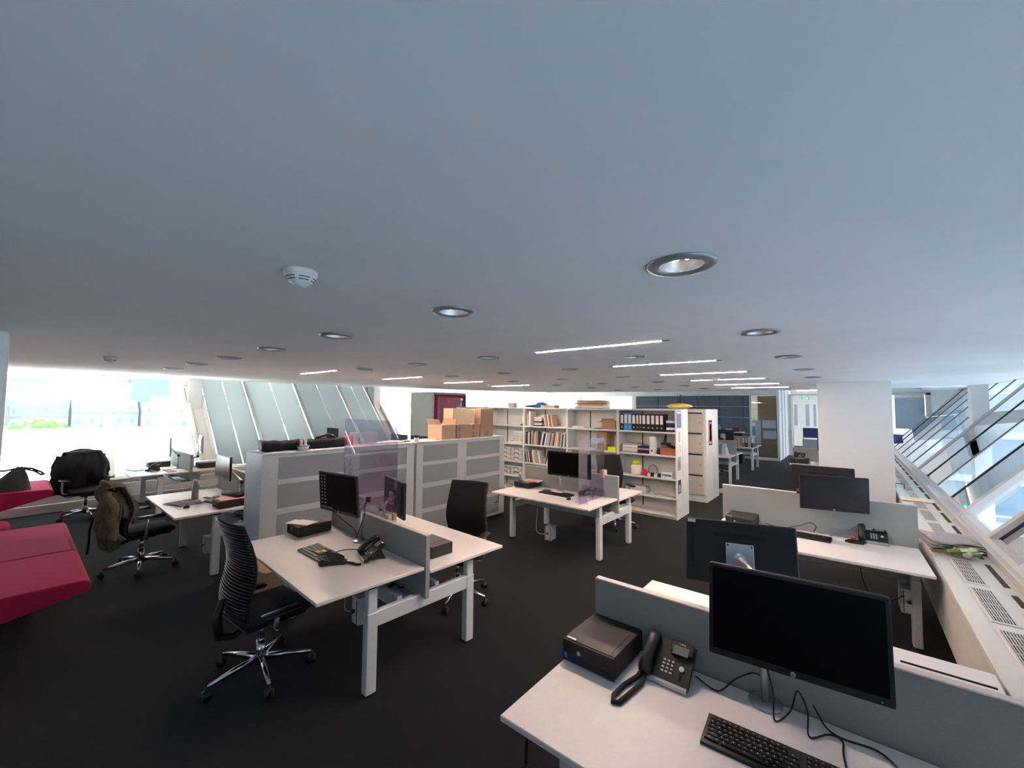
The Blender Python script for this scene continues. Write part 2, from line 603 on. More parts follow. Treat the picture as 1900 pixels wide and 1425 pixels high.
# right facade: radiator bench, leaning glazing
rb = MB()
rb.box(.5, .93, -6.2, 18.4, .70, .735, .004)
rb.box(.5, .53, -6.2, 18.4, .28, .70)
bench_r = struct(rb.build('trim_20', 'frame_white'), 'white radiator bench along the right windows', 'window bench')
struct(MB().box(.93, 1.05, -6.2, 18.4, 0, .74).build('wall_right', 'frame_grey'), 'low wall under the right windows', 'wall')
struct(MB().box(.86, .985, -6.2, 18.4, .735, .80, .006).build('trim_21', 'frame_grey'))
gr_frame = MB().box(-.062, .062, -.31, .31, 0, .008, .003)
def grille_meshes(y, first=[]):
    o = gr_frame.build('grille_frame', 'frame_white', bench_r, loc=(.66, y, .735)) if not first else first[0].copy()
    if first:
        COL.objects.link(o)
        o.location = (.66, y, .735)
        s = first[1].copy()
        COL.objects.link(s)
        s.parent = o
    else:
        g = MB().box(-.048, .048, -.29, .29, .0082, .0086)
        s = g.build('grille_recess', 'grille_dark', o)
        b = MB()
        for k in range(8):
            x = -.043 + k * .0123
            b.box(x - .0021, x + .0021, -.29, .29, .0087, .0125)
        for k in (-2, -1, 0, 1, 2):
            b.box(-.048, .048, k * .11 - .0015, k * .11 + .0015, .0087, .012)
        t = b.build('grille_bars', 'frame_white', s)
        first += [o, s, t]
        return
    t = first[2].copy()
    COL.objects.link(t)
    t.parent = s
ys = [5.05 - .30 + .72 * k for k in range(-4, 17)]
for y in ys:
    grille_meshes(y)
slot = None
for y in ys:
    if slot is None:
        slot = MB().box(-.016, .016, -.28, .28, 0, .002).build('air_slot', 'slot_dark', bench_r, loc=(.81, y + .03, .735))
    else:
        s2 = slot.copy()
        COL.objects.link(s2)
        s2.location = (.81, y + .03, .735)
RIGHT_E = [-5.5 + 1.13 * k for k in range(9)] + [4.75, 5.72, 6.85, 7.98, 9.12, 10.25, 11.42, 12.55, 13.85, 15.0, 16.2, 17.4, 18.4]
for a, b in zip(RIGHT_E[:-1], RIGHT_E[1:]):
    window('r', a, b, .78, 2.66, .05 if b < 6.9 else .006, .07 if b < 6.9 else .016, 'frame_grey', 'glass_blue')
for i, y in enumerate((6.85, 11.42)):
    q = MB()
    wd_, dp_in = ((.058, .075), (.03, .03))[i]
    lean_bar(q, 'r', y - wd_, y + wd_, .74, 2.66, dp_in, .04)
    struct(q.build('trim_%d' % (22 + i), 'frame_grey'))
struct(MB().box(1.74, 1.96, 11.4, 11.7, -3.0, 3.0).build('column', 'wall_white'),
       'slim white column passing through the leaning right glazing', 'column')

# main column and left edge pier
struct(MB().box(-.42, .465, 8.2, 9.1, 0, CZ, .004).build('column', 'wall_white'),
       'wide white rectangular column beside the right windows', 'column')
struct(MB().box(-4.45, -3.98, -.52, -.035, 0, CZ, .01).build('column', 'wall_white'),
       'white pier at the left edge of view', 'column')

# ---------------------------------------------------------------- far end
FY = 18.6
fw = MB()
fw.box(-13.9, -2.2, FY, FY + .12, 2.518, 3.08)
fw.box(-13.9, -7.8, FY, FY + .12, 0, 1.0)
fw.box(-8.0, -7.8, FY, FY + .12, 1.0, 2.52)
fw.box(-10.9, -10.75, FY, FY + .12, 1.0, 2.52)
fw.box(-7.8, -3.1, FY + .03, FY + .12, 0, 2.52)
fw.box(-3.14, -3.08, FY - .01, FY + .1, 0, 2.52)
fw.box(-3.1, -2.2, FY - .05, FY + .1, 0, .1)
wf = struct(fw.build('wall_far', 'wall_white'), 'far end wall with dark padded panels', 'wall')
PX = [-7.79, -6.726, -5.871, -5.064, -4.2, -3.33, -3.11]
PZ = [.1, 1.007, 1.622, 2.057, 2.51]
for a, b in zip(PX[:-1], PX[1:]):
    for c, d in zip(PZ[:-1], PZ[1:]):
        MB().box(a + .01, b - .01, FY - .03, FY + .03, c + .01, d - .01, .012).build('panel', 'panel_dark', wf)
for a, b in ((-13.5, -10.9), (-10.75, -8.0)):
    MB().box(a, b, FY + .05, FY + .06, 1.0, 2.518).build('pane', 'glass', wf)
# glazed meeting room beside the panels
rm = struct(MB().box(-3.08, -2.2, FY, FY + .015, .1, 2.518).build('wall_glass', 'glass_room'), 'glass front of a meeting room at the far end', 'wall')
MB().box(-3.08, -2.3, FY + 1.6, FY + 1.7, 0, 2.52).build('back_wall', 'beige_wall', rm)
for z in (1.55, 1.95, 2.2):
    MB().box(-3.06, -2.22, FY + .02, FY + .03, z, z + .012).build('glazing_bar', 'beige_wall', rm)
for i, (x0, x1, z0, z1) in enumerate(((-3.026, -2.74, .605, 1.52), (-2.695, -2.24, 1.231, 1.537), (-2.667, -2.23, .822, 1.13))):
    tag(MB().box(x0, x1, FY - .012, FY - .004, z0, z1).build('paper_sheet', 'board'),
        'tall plan sheet stuck on far meeting room glass' if i == 0 else '%s of the two landscape sheets on far meeting room glass' % ('upper', 'lower')[i - 1],
        'paper', 'sheets stuck on the far meeting room glass')
cw = MB()
cw.box(-2.2, -2.12, FY - .02, FY + .1, 0, 2.62)
cw.box(-2.2, -2.14, FY + .1, 22.6, 0, 2.8)
for y in (19.4, 20.3, 21.4):
    cw.box(-2.16, -2.1, y, y + .08, 0, 2.75)
struct(cw.build('wall_corridor', 'wall_white'), 'white corridor wall past the meeting room', 'wall')
dr = struct(MB().box(-2.1, -2.0, 21.4, 21.5, 0, 2.62).box(-2.0, -.2, 21.4, 21.5, 2.56, 2.62).build('door_1', 'frame_grey'))
MB().box(-1.98, -1.94, 21.42, 21.46, .0, 2.56).build('door_leaf', 'frame_white', dr)
MB().tube([(-1.99, 21.38, .95), (-1.99, 21.34, .95), (-1.99, 21.34, 1.15), (-1.99, 21.38, 1.15)], .012, 6).build('door_handle', 'silver', dr)
bw = MB()
xs = [(-2.42, -2.25), (-1.9, -1.73), (-1.56, -1.44), (-1.2, -1.0)]
last = -7.0
for a, b in xs + [(3.15, 3.15)]:
    bw.box(last, a, 27, 27.1, 0, 3.0)
    last = b
for a, b in xs:
    bw.box(a, b, 27, 27.1, 0, 1.0)
    bw.box(a, b, 27, 27.1, 2.24, 3.0)
struct(bw.build('wall_end', 'wall_white'), 'white corridor end wall with narrow window slits', 'wall')
es = thing('exit_sign', 'green emergency exit sign hanging in the far corridor', 'sign', (-1.46, 21.0, 2.36))
MB().box(-.14, .14, -.012, .012, 0, .12, .004).build('sign_panel', 'sign_green', es)
MB().prism([(.0, .045), (.05, .045), (.05, .025), (.09, .06), (.05, .095), (.05, .075), (.0, .075)], 'y', -.016, -.0125).build('arrow', 'sign_white', es)
mg = MB()
mg.box(-.09, -.05, -.016, -.0125, .03, .06).box(-.08, -.062, -.016, -.0125, .065, .1).box(-.06, -.03, -.016, -.0125, .05, .06)
mg.build('running_figure', 'sign_white', es)
MB().cyl((-.1, 0, .12), (-.1, 0, .42), .004, n=6).cyl((.1, 0, .12), (.1, 0, .42), .004, n=6).build('hanger', 'alu_grey', es)
pt = thing('partition_screen', 'navy blue low partition screen in the far corridor', 'partition', (-1.3, 21.0, 0))
MB().box(-.28, .6, -.02, .02, .8, 1.2, .01).build('panel', 'navy', pt)
MB().box(-.3, .62, -.03, .03, 1.2, 1.225).build('top_rail', 'white_metal', pt)
MB().cyl((-.27, 0, 0), (-.27, 0, .8), .02, n=8).cyl((.57, 0, 0), (.57, 0, .8), .02, n=8).build('post', 'alu_grey', pt)

# right of the column: opening into another room
rw = MB()
rw.box(.55, 2.6, 18.2, 18.3, 2.50, 3.08)
rw.prism([(1.90, 1.9), (1.90, 2.5), (2.44, 2.5)], 'y', 18.2, 18.3)
rw.box(-.9, 1.0, 18.2, 18.3, 2.50, 3.08)
struct(rw.build('wall_right_far', 'wall_white'), 'white wall with an opening right of the column', 'wall')
struct(MB().box(1.81, 1.92, 18.12, 18.3, 1.8, 2.52).box(.55, 1.92, 18.12, 18.3, 2.46, 2.52).build('trim_30', 'frame_grey'))
wb = thing('hanging_board', 'pale blue-grey board hanging in the opening right of the column', 'board', (1.44, 18.25, 1.375))
MB().box(-.345, .345, -.015, .015, 0, 1.0, .006).build('board', 'board', wb)
MB().box(-.34, .34, -.01, .01, 1.0, 1.1).build('hanging_strip', 'paper', wb)

# ================================================================ outside
tag(MB().box(-34, -12.0, -60, 90, -.1, .42).build('roof_terrace', 'ext_white'), 'sunlit white roof terrace outside the left windows', 'terrace')
tag(MB().box(-34.3, -33.9, -60, 90, .42, .52).build('terrace_kerb', 'ext_grey'), 'pale kerb along the edge of the roof terrace', 'kerb')
tag(MB().box(-260, -34, -160, 220, -12.2, -12).build('street', 'asphalt'), 'pale street and quay far below the left windows', 'street')
def ext_brace(p, q, label, grp):
    tag(MB().tube([p, q], .16, 8).build('facade_brace', 'frame_white', smooth=True), label, 'brace', grp)
i = 0
for y in (8.4, 10.9, 13.4, 15.9):
    for (ya, yb) in ((y, y + 1.15), (y + 2.3, y + 1.15)):
        ext_brace((xl(.5) - .7, ya, .45), (xl(2.9) - .7, yb, 2.9), 'white diagonal facade brace outside far left windows, %s from the booth' % ORD[i], 'diagonal braces outside the far left windows')
        i += 1
ext_brace((xl(.5) - .5, 1.95, .45), (xl(2.8) - .5, 2.95, 2.8), 'white diagonal facade brace outside the left window by the blinds', None or 'diagonal brace by the blinds')

def house(x, y, w, top, roof, wallm, label):
    r = thing('townhouse', label, 'house', (x, y, -12), 0, 'townhouses across the water')
    H = top + 12
    MB().box(-9, 0, 0, w, 0, H).build('wall', wallm, r)
    MB().prism([(0.3, H), (-2.4, H + roof), (-6, H + roof), (-9.2, H)], 'y', 0, w).build('roof', 'roof_slate_hazy', r)
    n = max(2, int(w / 2.0))
    for k in range(n):
        yy = (k + .5) * w / n
        for z in (H - 1.7, H - 4.5, H - 7.3):
            f = MB().box(0, .08, yy - .5, yy + .5, z - .8, z + .8).build('window', 'house_window', r)
            MB().box(.08, .1, yy - .38, yy + .38, z - .68, z + .68).build('pane', 'roof_slate_hazy', f)
        if k % 2 == 0:
            d = MB().box(-1.8, .1, yy - .55, yy + .55, H + .2, H + roof * .66).build('dormer', 'house_window', r)
            MB().box(.1, .12, yy - .35, yy + .35, H + .4, H + roof * .58).build('pane', 'roof_slate_hazy', d)
    MB().box(-4.6, -3.8, w * .7, w * .7 + .7, H + roof, H + roof + 1.1).build('chimney', 'house_brick_hazy', r)
ys_h = -26
HW = [(8, .2, 2.6), (7, -.4, 3.0), (9, .6, 2.4), (8, -.8, 3.2), (10, .0, 2.6), (7, -.5, 2.8), (8, .4, 2.4), (9, -.7, 3.2), (8, .2, 2.6), (9, -.4, 2.8), (8, .5, 2.6)]
for k, (w, t, rf) in enumerate(HW):
    house(-122 + (k % 3) * 1.2, ys_h, w, t, rf, ('house_wall_hazy', 'house_brick_hazy')[k % 2], 'pale terraced townhouse with slate roof across the water, %s from left' % ORD[k])
    ys_h += w + .4
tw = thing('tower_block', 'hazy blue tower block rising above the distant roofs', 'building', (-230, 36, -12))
MB().box(-6, 6, -6, 6, 0, 24).build('shaft', 'roof_slate_hazy', tw)
MB().box(-4, 4, -3, 5, 24, 29).build('top_storey', 'house_wall_hazy', tw)
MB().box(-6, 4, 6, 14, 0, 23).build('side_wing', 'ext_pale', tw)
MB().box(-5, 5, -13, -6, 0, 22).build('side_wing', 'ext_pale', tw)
MB().box(-3, 3, -9, -6.5, 22, 24).build('roof_plant', 'house_wall_hazy', tw)
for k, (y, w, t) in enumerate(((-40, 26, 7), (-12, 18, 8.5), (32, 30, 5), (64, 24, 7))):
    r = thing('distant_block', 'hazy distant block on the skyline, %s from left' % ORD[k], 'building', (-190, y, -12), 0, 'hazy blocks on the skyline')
    MB().box(-8, 0, 0, w, 0, t + 12).build('wall', 'house_wall_hazy', r)
    MB().box(-8.3, .3, -.3, w + .3, t + 12, t + 12.6).build('roof', 'roof_slate_hazy', r)
    for q in range(int(w / 3)):
        MB().box(0, .2, 1 + q * 3, 2.4 + q * 3, t + 9.4, t + 11).build('window', 'house_window', r)

def tree(x, y, top, rad, label, seed):
    rnd = random.Random(seed)
    t = thing('street_tree', label, 'tree', (x, y, -12), 0, 'street trees beyond the terrace')
    MB().tube([(0, 0, 0), (.1, 0, 4), (0, .1, top + 12 - rad)], [.25, .2, .1], 8).build('trunk', 'stem', t)
    c = MB()
    for k in range(260):
        a, b = rnd.uniform(0, 2 * PI), rnd.uniform(-1, 1)
        q = rad * (rnd.random() ** .4)
        p = Vector((q * math.cos(a) * math.sqrt(1 - b * b), q * math.sin(a) * math.sqrt(1 - b * b), q * b * .9 + top + 12 - rad))
        s = rnd.uniform(.22, .5)
        n = Vector((rnd.uniform(-1, 1), rnd.uniform(-1, 1), rnd.uniform(-1, 1))).normalized()
        u = n.orthogonal().normalized() * s
        v = n.cross(u)
        c.add([p - u, p - v * .7, p + u, p + v * .7], [(0, 1, 2, 3)])
    c.build('crown', 'leaf', t, recalc=False)
for k, (y, top, rad) in enumerate(((-2.5, 1.3, 2.6), (1.5, .9, 2.4), (5.4, .4, 2.2), (13, .2, 1.9), (21, .3, 2.0), (27, .0, 1.8))):
    tree(-50 - (k % 2) * 3, y, top, rad, 'bright green leafy tree beyond the terrace, %s from left' % ORD[k], k)
lp = thing('lamp_post', 'slim pale street lamp post beyond the terrace', 'lamp post', (-46, 4.2, -12))
MB().tube([(0, 0, 0), (0, 0, 14.4), (0, -1.4, 15.9)], [.1, .07, .05], 6).build('pole', 'ext_white', lp)
MB().box(-.15, .15, -2.1, -1.3, 15.85, 16.0, .03).build('lamp_head', 'ext_white', lp)

# outside the right glazing: lower roof, louvres, opposite facade
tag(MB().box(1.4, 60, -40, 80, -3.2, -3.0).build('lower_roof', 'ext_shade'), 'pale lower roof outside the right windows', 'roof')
lv = thing('louvre_deck', 'pale slatted louvre deck below the near right windows', 'louvre', (0, 0, -1.4))
for k in range(44):
    y = 5.0 + k * .32
    MB().box(1.9, 6.4, y, y + .2, 0, .03).build('slat', 'ext_pale', lv)
for x in (2.1, 4.0, 6.1):
    MB().box(x, x + .1, 4.8, 19.4, -.1, -.005).build('bearer', 'ext_grey', lv)
cwg = thing('added_wing', 'pale cross wing added to hide the sunlit roof outside the right windows', 'building', (9, 33, -3))  # wing added to block the glaring view of the sunlit lower roof
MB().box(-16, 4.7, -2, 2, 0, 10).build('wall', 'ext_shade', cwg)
for z in (1.4, 3.6, 5.8, 7.8):
    MB().box(-16, 4.7, -2.2, -2.0, z, z + .35).build('ledge', 'ext_pale', cwg)
of = thing('opposite_facade', 'pale blue facade of the wing opposite the right windows', 'building', (14, 0, -3))
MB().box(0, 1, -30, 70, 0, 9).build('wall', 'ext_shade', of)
for z in (1.2, 3.4, 5.6, 7.6):
    MB().box(-.2, 0, -30, 70, z, z + .35).build('ledge', 'ext_pale', of)

# ================================================================ ceiling fittings
def downlight_proto():
    t = thing('downlight', '', 'downlight', (0, 0, CZ), 0, 'round recessed downlights')
    MB().lathe([(R_HOLE - .004, .004), (R_HOLE, -.008), (R_HOLE + .012, -.011), (.094, -.009), (.1, -.003), (.1, .002), (.09, .003)], 28, cap=False).build('trim_ring', 'alu_grey', t, True)
    rf = MB().lathe([(R_HOLE - .003, -.004), (.058, .02), (.046, .04), (.022, .052), (0.0, .055)], 20, cap=False).build('reflector', 'silver', t, True)
    bl = MB()
    for x in (-.018, .018):
        bl.tube([(x, -.022, .03), (x, 0, .018), (x, .022, .03)], .009, 8)
    bl.build('lamp_tube', 'lamp_warm', rf, True)
    return t
dp = downlight_proto()
cnt = {}
for k, (x, y) in enumerate(DOWN):
    row = round(y)
    cnt[row] = cnt.get(row, 0) + 1
rows = sorted(set(round(p[1]) for p in DOWN))
k = 0
for row in rows:
    pts = sorted([p for p in DOWN if round(p[1]) == row], key=lambda p: -p[0])
    for i, (x, y) in enumerate(pts):
        lab = 'round recessed downlight, %s from right in the %s row from the viewer' % (ORD[i], ORD[rows.index(row)])
        if k == 0:
            dp.location = (x, y, CZ)
            dp['label'] = lab
        else:
            dup(dp, (x, y, CZ), 0, lab)
        k += 1

def linear_proto():
    t = thing('linear_light', '', 'ceiling light', (0, 0, CZ), 0, 'slim linear ceiling lights')
    MB().box(-.49, .49, -.0115, .0115, -.002, .02).build('diffuser', 'led', t)
    for s in (-1, 1):
        a, b = sorted((s * .4935, s * .545))
        MB().box(a, b, -.0115, .0115, -.005, .012, .003).build('end_cap', 'alu_grey', t)
    return t
lp0 = linear_proto()
for k, (x0, x1, y) in enumerate(LINEAR):
    lab = 'slim glowing linear ceiling light, %s from viewer in the %s row' % (ORD[k if k < 6 else k - 6], 'right' if k < 6 else 'left')
    if k == 0:
        lp0.location = ((x0 + x1) / 2, y, CZ)
        lp0['label'] = lab
    else:
        dup(lp0, ((x0 + x1) / 2, y, CZ), 0, lab)

for x, y, z, lab in ((1.35, 19.3, 2.70, 'slim linear ceiling light in the room right of the column'), (-1.45, 23.2, 2.83, 'slim linear light added to brighten the far corridor')):  # the corridor one is an added light that brightens the far end
    dup(lp0, (x, y, z), PI / 2 if x < -2 else 0, lab)

def smoke(x, y, label, first=[]):
    if first:
        return dup(first[0], (x, y, ceil_z(x, y)), random.uniform(0, 3), label)
    t = thing('smoke_detector', label, 'smoke detector', (x, y, ceil_z(x, y)), .4, 'white ceiling smoke detectors')
    MB().lathe([(.0, .0), (.05, .0), (.05, -.012), (.047, -.016)], 24).build('base', 'frame_white', t, True)
    MB().lathe([(.046, -.012), (.046, -.02), (.036, -.036), (.02, -.044), (.016, -.05), (.0, -.051)], 24).build('sensor_head', 'frame_white', t, True)
    s = MB()
    for rr, z in ((.0425, -.0255), (.0375, -.033)):
        for q in range(6):
            a0 = q * PI / 3 + .12
            s.tube([(rr * math.cos(a0 + j * .13), rr * math.sin(a0 + j * .13), z) for j in range(7)], .0016, 4)
    s.build('vent_slot', 'black_matte', t)
    first.append(t)
    return t
smoke(-1.354, .568, 'white slotted smoke detector on the near ceiling')
smoke(-5.367, .561, 'white smoke detector on the ceiling near left windows')
smoke(-1.436, 6.143, 'white smoke detector between the right linear lights')
smoke(-5.443, 5.854, 'white smoke detector on the ceiling above the cardboard boxes')
smoke(-3.443, 6.239, 'white smoke detector on the ceiling in front of the bookcases')
sp = thing('ceiling_speaker', 'flat grey round speaker grille between two linear ceiling lights', 'speaker', (-1.38, 3.284, CZ))
MB().lathe([(0, .002), (.085, .002), (.085, -.004), (.08, -.008), (0, -.009)], 24).build('grille', 'alu_grey', sp, True)

# ================================================================ desks
WD, DD, GG = 1.602, .793, .059
EE = 2 * DD + GG
def bench(label, x, y, rz, h1, h2, div_top, leg=(.365, .305), power=True, crank=True, div_bot=.53):
    cx, cy = WD / 2, EE / 2
    wx = x + cx * math.cos(rz) - cy * math.sin(rz)
    wy = y + cx * math.sin(rz) + cy * math.cos(rz)
    t = thing('bench_desk', label, 'desk', (wx, wy, 0), rz, 'white two-sided bench desks')
    w2, e2 = WD / 2, EE / 2
    for (y0, y1, h) in ((-e2, -e2 + DD, h1), (e2 - DD, e2, h2)):
        MB().box(-w2, w2, y0, y1, h - .024, h, .003).build('desktop', 'desk_top', t)
    for sx in (-1, 1):
        for q, h in ((0, h1), (1, h2)):
            ly0 = -e2 + leg[0] if q == 0 else e2 - leg[1] - .08
            xo = sx * (w2 - .043)
            xi = xo - sx * .062
            a, b = min(xo, xi), max(xo, xi)
            lg = MB().box(a, b, ly0, ly0 + .08, .012, .55, .006).build('leg', 'white_metal', t)
            MB().box(a + .004, b - .004, ly0 + .004, ly0 + .076, .545, h - .052, .006).build('telescopic_tube', 'white_metal', lg)
            MB().box(a + .006, b - .006, ly0 + .006, ly0 + .074, h - .053, h - .0245).build('top_bracket', 'black', lg)
            MB().cyl(((a + b) / 2, ly0 + .04, 0), ((a + b) / 2, ly0 + .04, .0125), .022, n=10).build('foot', 'black', lg)
        y0, y1 = -e2 + leg[0] + .08, e2 - leg[1] - .08
        xo = sx * (w2 - .05)
        a, b = sorted((xo, xo - sx * .048))
        MB().box(a, b, y0 - .005, y1 + .005, .445, .548, .004).build('crossbar', 'white_metal', t)
    yc = 0
    MB().box(-w2 + .1, w2 - .1, yc - .19, yc - .15, .47, .57, .003).box(-w2 + .1, w2 - .1, yc + .15, yc + .19, .47, .57, .003).build('beam', 'tray', t)
    MB().box(-w2 + .16, w2 - .16, yc - .15, yc + .15, .475, .482).box(-w2 + .16, w2 - .16, yc - .15, yc - .145, .482, .53).build('cable_tray', 'tray', t)
    rnd = random.Random(int(wx * 100) + int(wy * 10))
    for k in range(5):
        pts = [(rnd.uniform(-.6, .6), rnd.uniform(-.1, .1), .5 + rnd.uniform(0, .05))]
        for j in range(5):
            p = pts[-1]
            pts.append((p[0] + rnd.uniform(-.12, .16), rnd.uniform(-.11, .11), .495 + rnd.uniform(0, .05)))
        MB().tube(pts, .006, 5).build('tray_cable', 'black', t, True)
    dv = MB().box(-w2 - .002, w2 + .004, -.019, .019, div_bot, div_top - .008, .003).build('divider', 'divider', t)
    MB().box(-w2 - .002, w2 + .004, -.02, .02, div_top - .0079, div_top, .002).build('edge_strip', 'divider_edge', dv)
    if crank:
        z = h1 - .04
        MB().tube([(-w2 + .12, -e2 + .12, z), (-w2 + .12, -e2 + .02, z), (-w2 + .12, -e2 + .015, z - .09), (-w2 + .12, -e2 - .05, z - .095)], .007, 6).build('crank_handle', 'black', t)
    return t

bench('white bench desk nearest the tall grey cabinets, ribbed black chair at front', -4.150, 1.315, -.051, .764, .724, .996, div_bot=.525)
bench('white bench desk standing before the bookcases, with upright plexiglass sheet', -4.094, 4.510, -.005, .735, .712, 1.036)
bench('white bench desk in the foreground at bottom right', -1.114, 1.293, .005, .749, .76, 1.036)
bench('white bench desk beside the right windows, in front of the wide column', -1.142, 4.431, .03, .726, .73, 1.108)
bench('white bench desk left of the cabinets, chair with olive jacket at it', -7.27, 1.18, -.01, .74, .74, 1.08)
bench('white bench desk right by the big left window', -10.97, 1.31, 0, .74, .74, 1.042, div_bot=.574)
bench('white bench desk behind the cabinets, close to the blinds', -10.6, 4.6, 0, .74, .74, 1.04, crank=False)
bench('white bench desk directly behind the tall grey cabinets', -7.4, 4.5, 0, .74, .74, 1.04, crank=False)
bench('white bench desk just past the lockers', -4.02, 11.62, 0, .735, .735, 1.11, crank=False)
bench('white bench desk near the far dark panels, binders on it', -4.02, 14.77, 0, .735, .735, 1.05, crank=False)
bench('white bench desk left of the wide column, phone and black box on it', -1.13, 11.3, 0, .74, .74, 1.05, crank=False)
bench('white bench desk deepest behind the wide column', -1.2, 14.9, 0, .74, .74, 1.05, crank=False)

def power_box(loc, rz, label):
    t = thing('power_box', label, 'power box', loc, rz, 'grey power boxes under the desks')
    MB().box(-.055, .055, -.075, .075, 0, .2, .006).build('housing', 'tray', t)
    MB().box(-.033, .033, -.079, -.074, .02, .18, .002).build('socket_plate', 'white_metal', t)
    MB().box(-.036, -.032, -.0795, -.0745, .015, .185).box(.032, .036, -.0795, -.0745, .015, .185).build('plate_edge', 'black', t)
    MB().box(-.012, .012, -.105, -.079, .09, .115, .004).build('plug', 'black', t)
    return t

# ================================================================ chairs
BACK = [(-.19, .44), (-.235, .50), (-.25, .57), (-.24, .65), (-.215, .74), (-.205, .82), (-.215, .91), (-.24, 1.0), (-.27, 1.08), (-.295, 1.15)]
def back_y(z):
    for (y0, z0), (y1, z1) in zip(BACK[:-1], BACK[1:]):
        if z <= z1:
            f = (z - z0) / (z1 - z0)
            return y0 + (y1 - y0) * f
    return BACK[-1][0]
def back_w(z):
    f = (z - .44) / .71
    return .20 + .055 * math.sin(min(1, f * 1.5) * PI * .62) - .03 * f
def chair(label, x, y, rz, group=None, bh=1.15, arm=.645, base=9):
    base = math.radians(base) - rz
    kz = (bh - .44) / .71
    t = thing('office_chair', label, 'chair', (x, y, 0), rz, group)
    MB().box(-.245, .245, -.21, .27, .435, .495, .028).build('seat', 'fabric_black', t, True)
    MB().box(-.215, .215, -.19, .23, .41, .437, .012).build('seat_pan', 'black', t)
    n = 15
    def front(u, v):
        z = .45 + v * .70
        w = back_w(z)
        s = u * 2 - 1
        return (s * w, back_y(z) + .028 + .035 * s * s, .44 + (z - .44) * kz)
    g = MB().grid(front, 9, n)
    bk = g.build('backrest', 'fabric_black', t, True, solid=.014)
    rb = MB()
    k = 0
    z = .46
    while z < 1.15:
        w = back_w(z) + .004
        rb.tube([(s * w, back_y(z) + .010 + .035 * s * s, .44 + (z - .44) * kz) for s in (-1, -.66, -.33, 0, .33, .66, 1)], .0075, 5)
        z += .0205
    rb.build('rib_shell', 'rib_black', bk, True)
    MB().tube([(0, -.05, .40), (0, -.19, .34), (0, -.27, .37), (0, -.29, .5), (0, -.262, .62)], [.026, .026, .03, .03, .022], 8).build('back_support', 'black', t, True)
    MB().tube([(-.06, -.04, .385), (-.24, -.04, .385)], .009, 8).build('lever', 'chrome', t, True)
    MB().tube([(.06, .0, .385), (.26, .0, .385)], .009, 8).build('lever', 'chrome', t, True)
    for s in (-1, 1):
        a = MB().tube([(s * .22, -.03, .425), (s * .285, -.03, .44), (s * .295, -.03, .44 + (arm - .44) * .4), (s * .29, -.02, arm)], .017, 8).build('armrest', 'alu_grey', t, True)
        MB().box(s * .285 - .042, s * .285 + .042, -.12, .14, arm, arm + .027, .012).build('arm_pad', 'black', a, True)
    MB().box(-.09, .09, -.12, .12, .365, .412, .015).build('tilt_mechanism', 'black', t)
    MB().cyl((0, 0, .22), (0, 0, .37), .022, n=12).build('gas_lift', 'chrome', t, True)
    MB().cyl((0, 0, .075), (0, 0, .24), .036, .03, n=14).build('column', 'chrome', t, True)
    for k in range(5):
        a = 2 * PI * k / 5 + base
        c, s = math.cos(a), math.sin(a)
        lg = MB().tube([(.02 * c, .02 * s, .115), (.17 * c, .17 * s, .108), (.338 * c, .338 * s, .085)], [.026, .021, .013], 8).build('base_leg', 'chrome', t, True)
        w = MB()
        px, py = .345 * c, .345 * s
        q = (-s, c)
        for d in (-.018, .018):
            w.cyl((px + q[0] * (d - .009), py + q[1] * (d - .009), .029), (px + q[0] * (d + .009), py + q[1] * (d + .009), .029), .029, n=12)
        w.cyl((px, py, .03), (px, py, .082), .011, n=8)
        w.box(px - .014, px + .014, py - .014, py + .014, .03, .062)
        w.build('caster', 'black', lg, True)
    return t
G_CH = 'black office chairs with chrome bases'
chair('black ribbed-back office chair pushed to the desk by the cabinets, near left', -3.42, 1.25, math.radians(3), G_CH, 1.15, .505, -10)
chair('black office chair facing us across the desk, before the grey cabinets', -3.20, 3.02, math.radians(197), G_CH)
chair('black office chair behind the plexiglass desk by the bookcases', -3.12, 6.52, math.radians(232), G_CH)
chair('office chair with an olive jacket over its back, left foreground', -6.62, 1.06, math.radians(4), G_CH, 1.02, .645, -12)
chair('office chair under a black coat at the big left window', -10.28, .88, math.radians(-80), G_CH, 1.08)
chair('dark office chair tucked behind the far desk past the lockers', -3.2, 13.7, math.radians(180), G_CH)

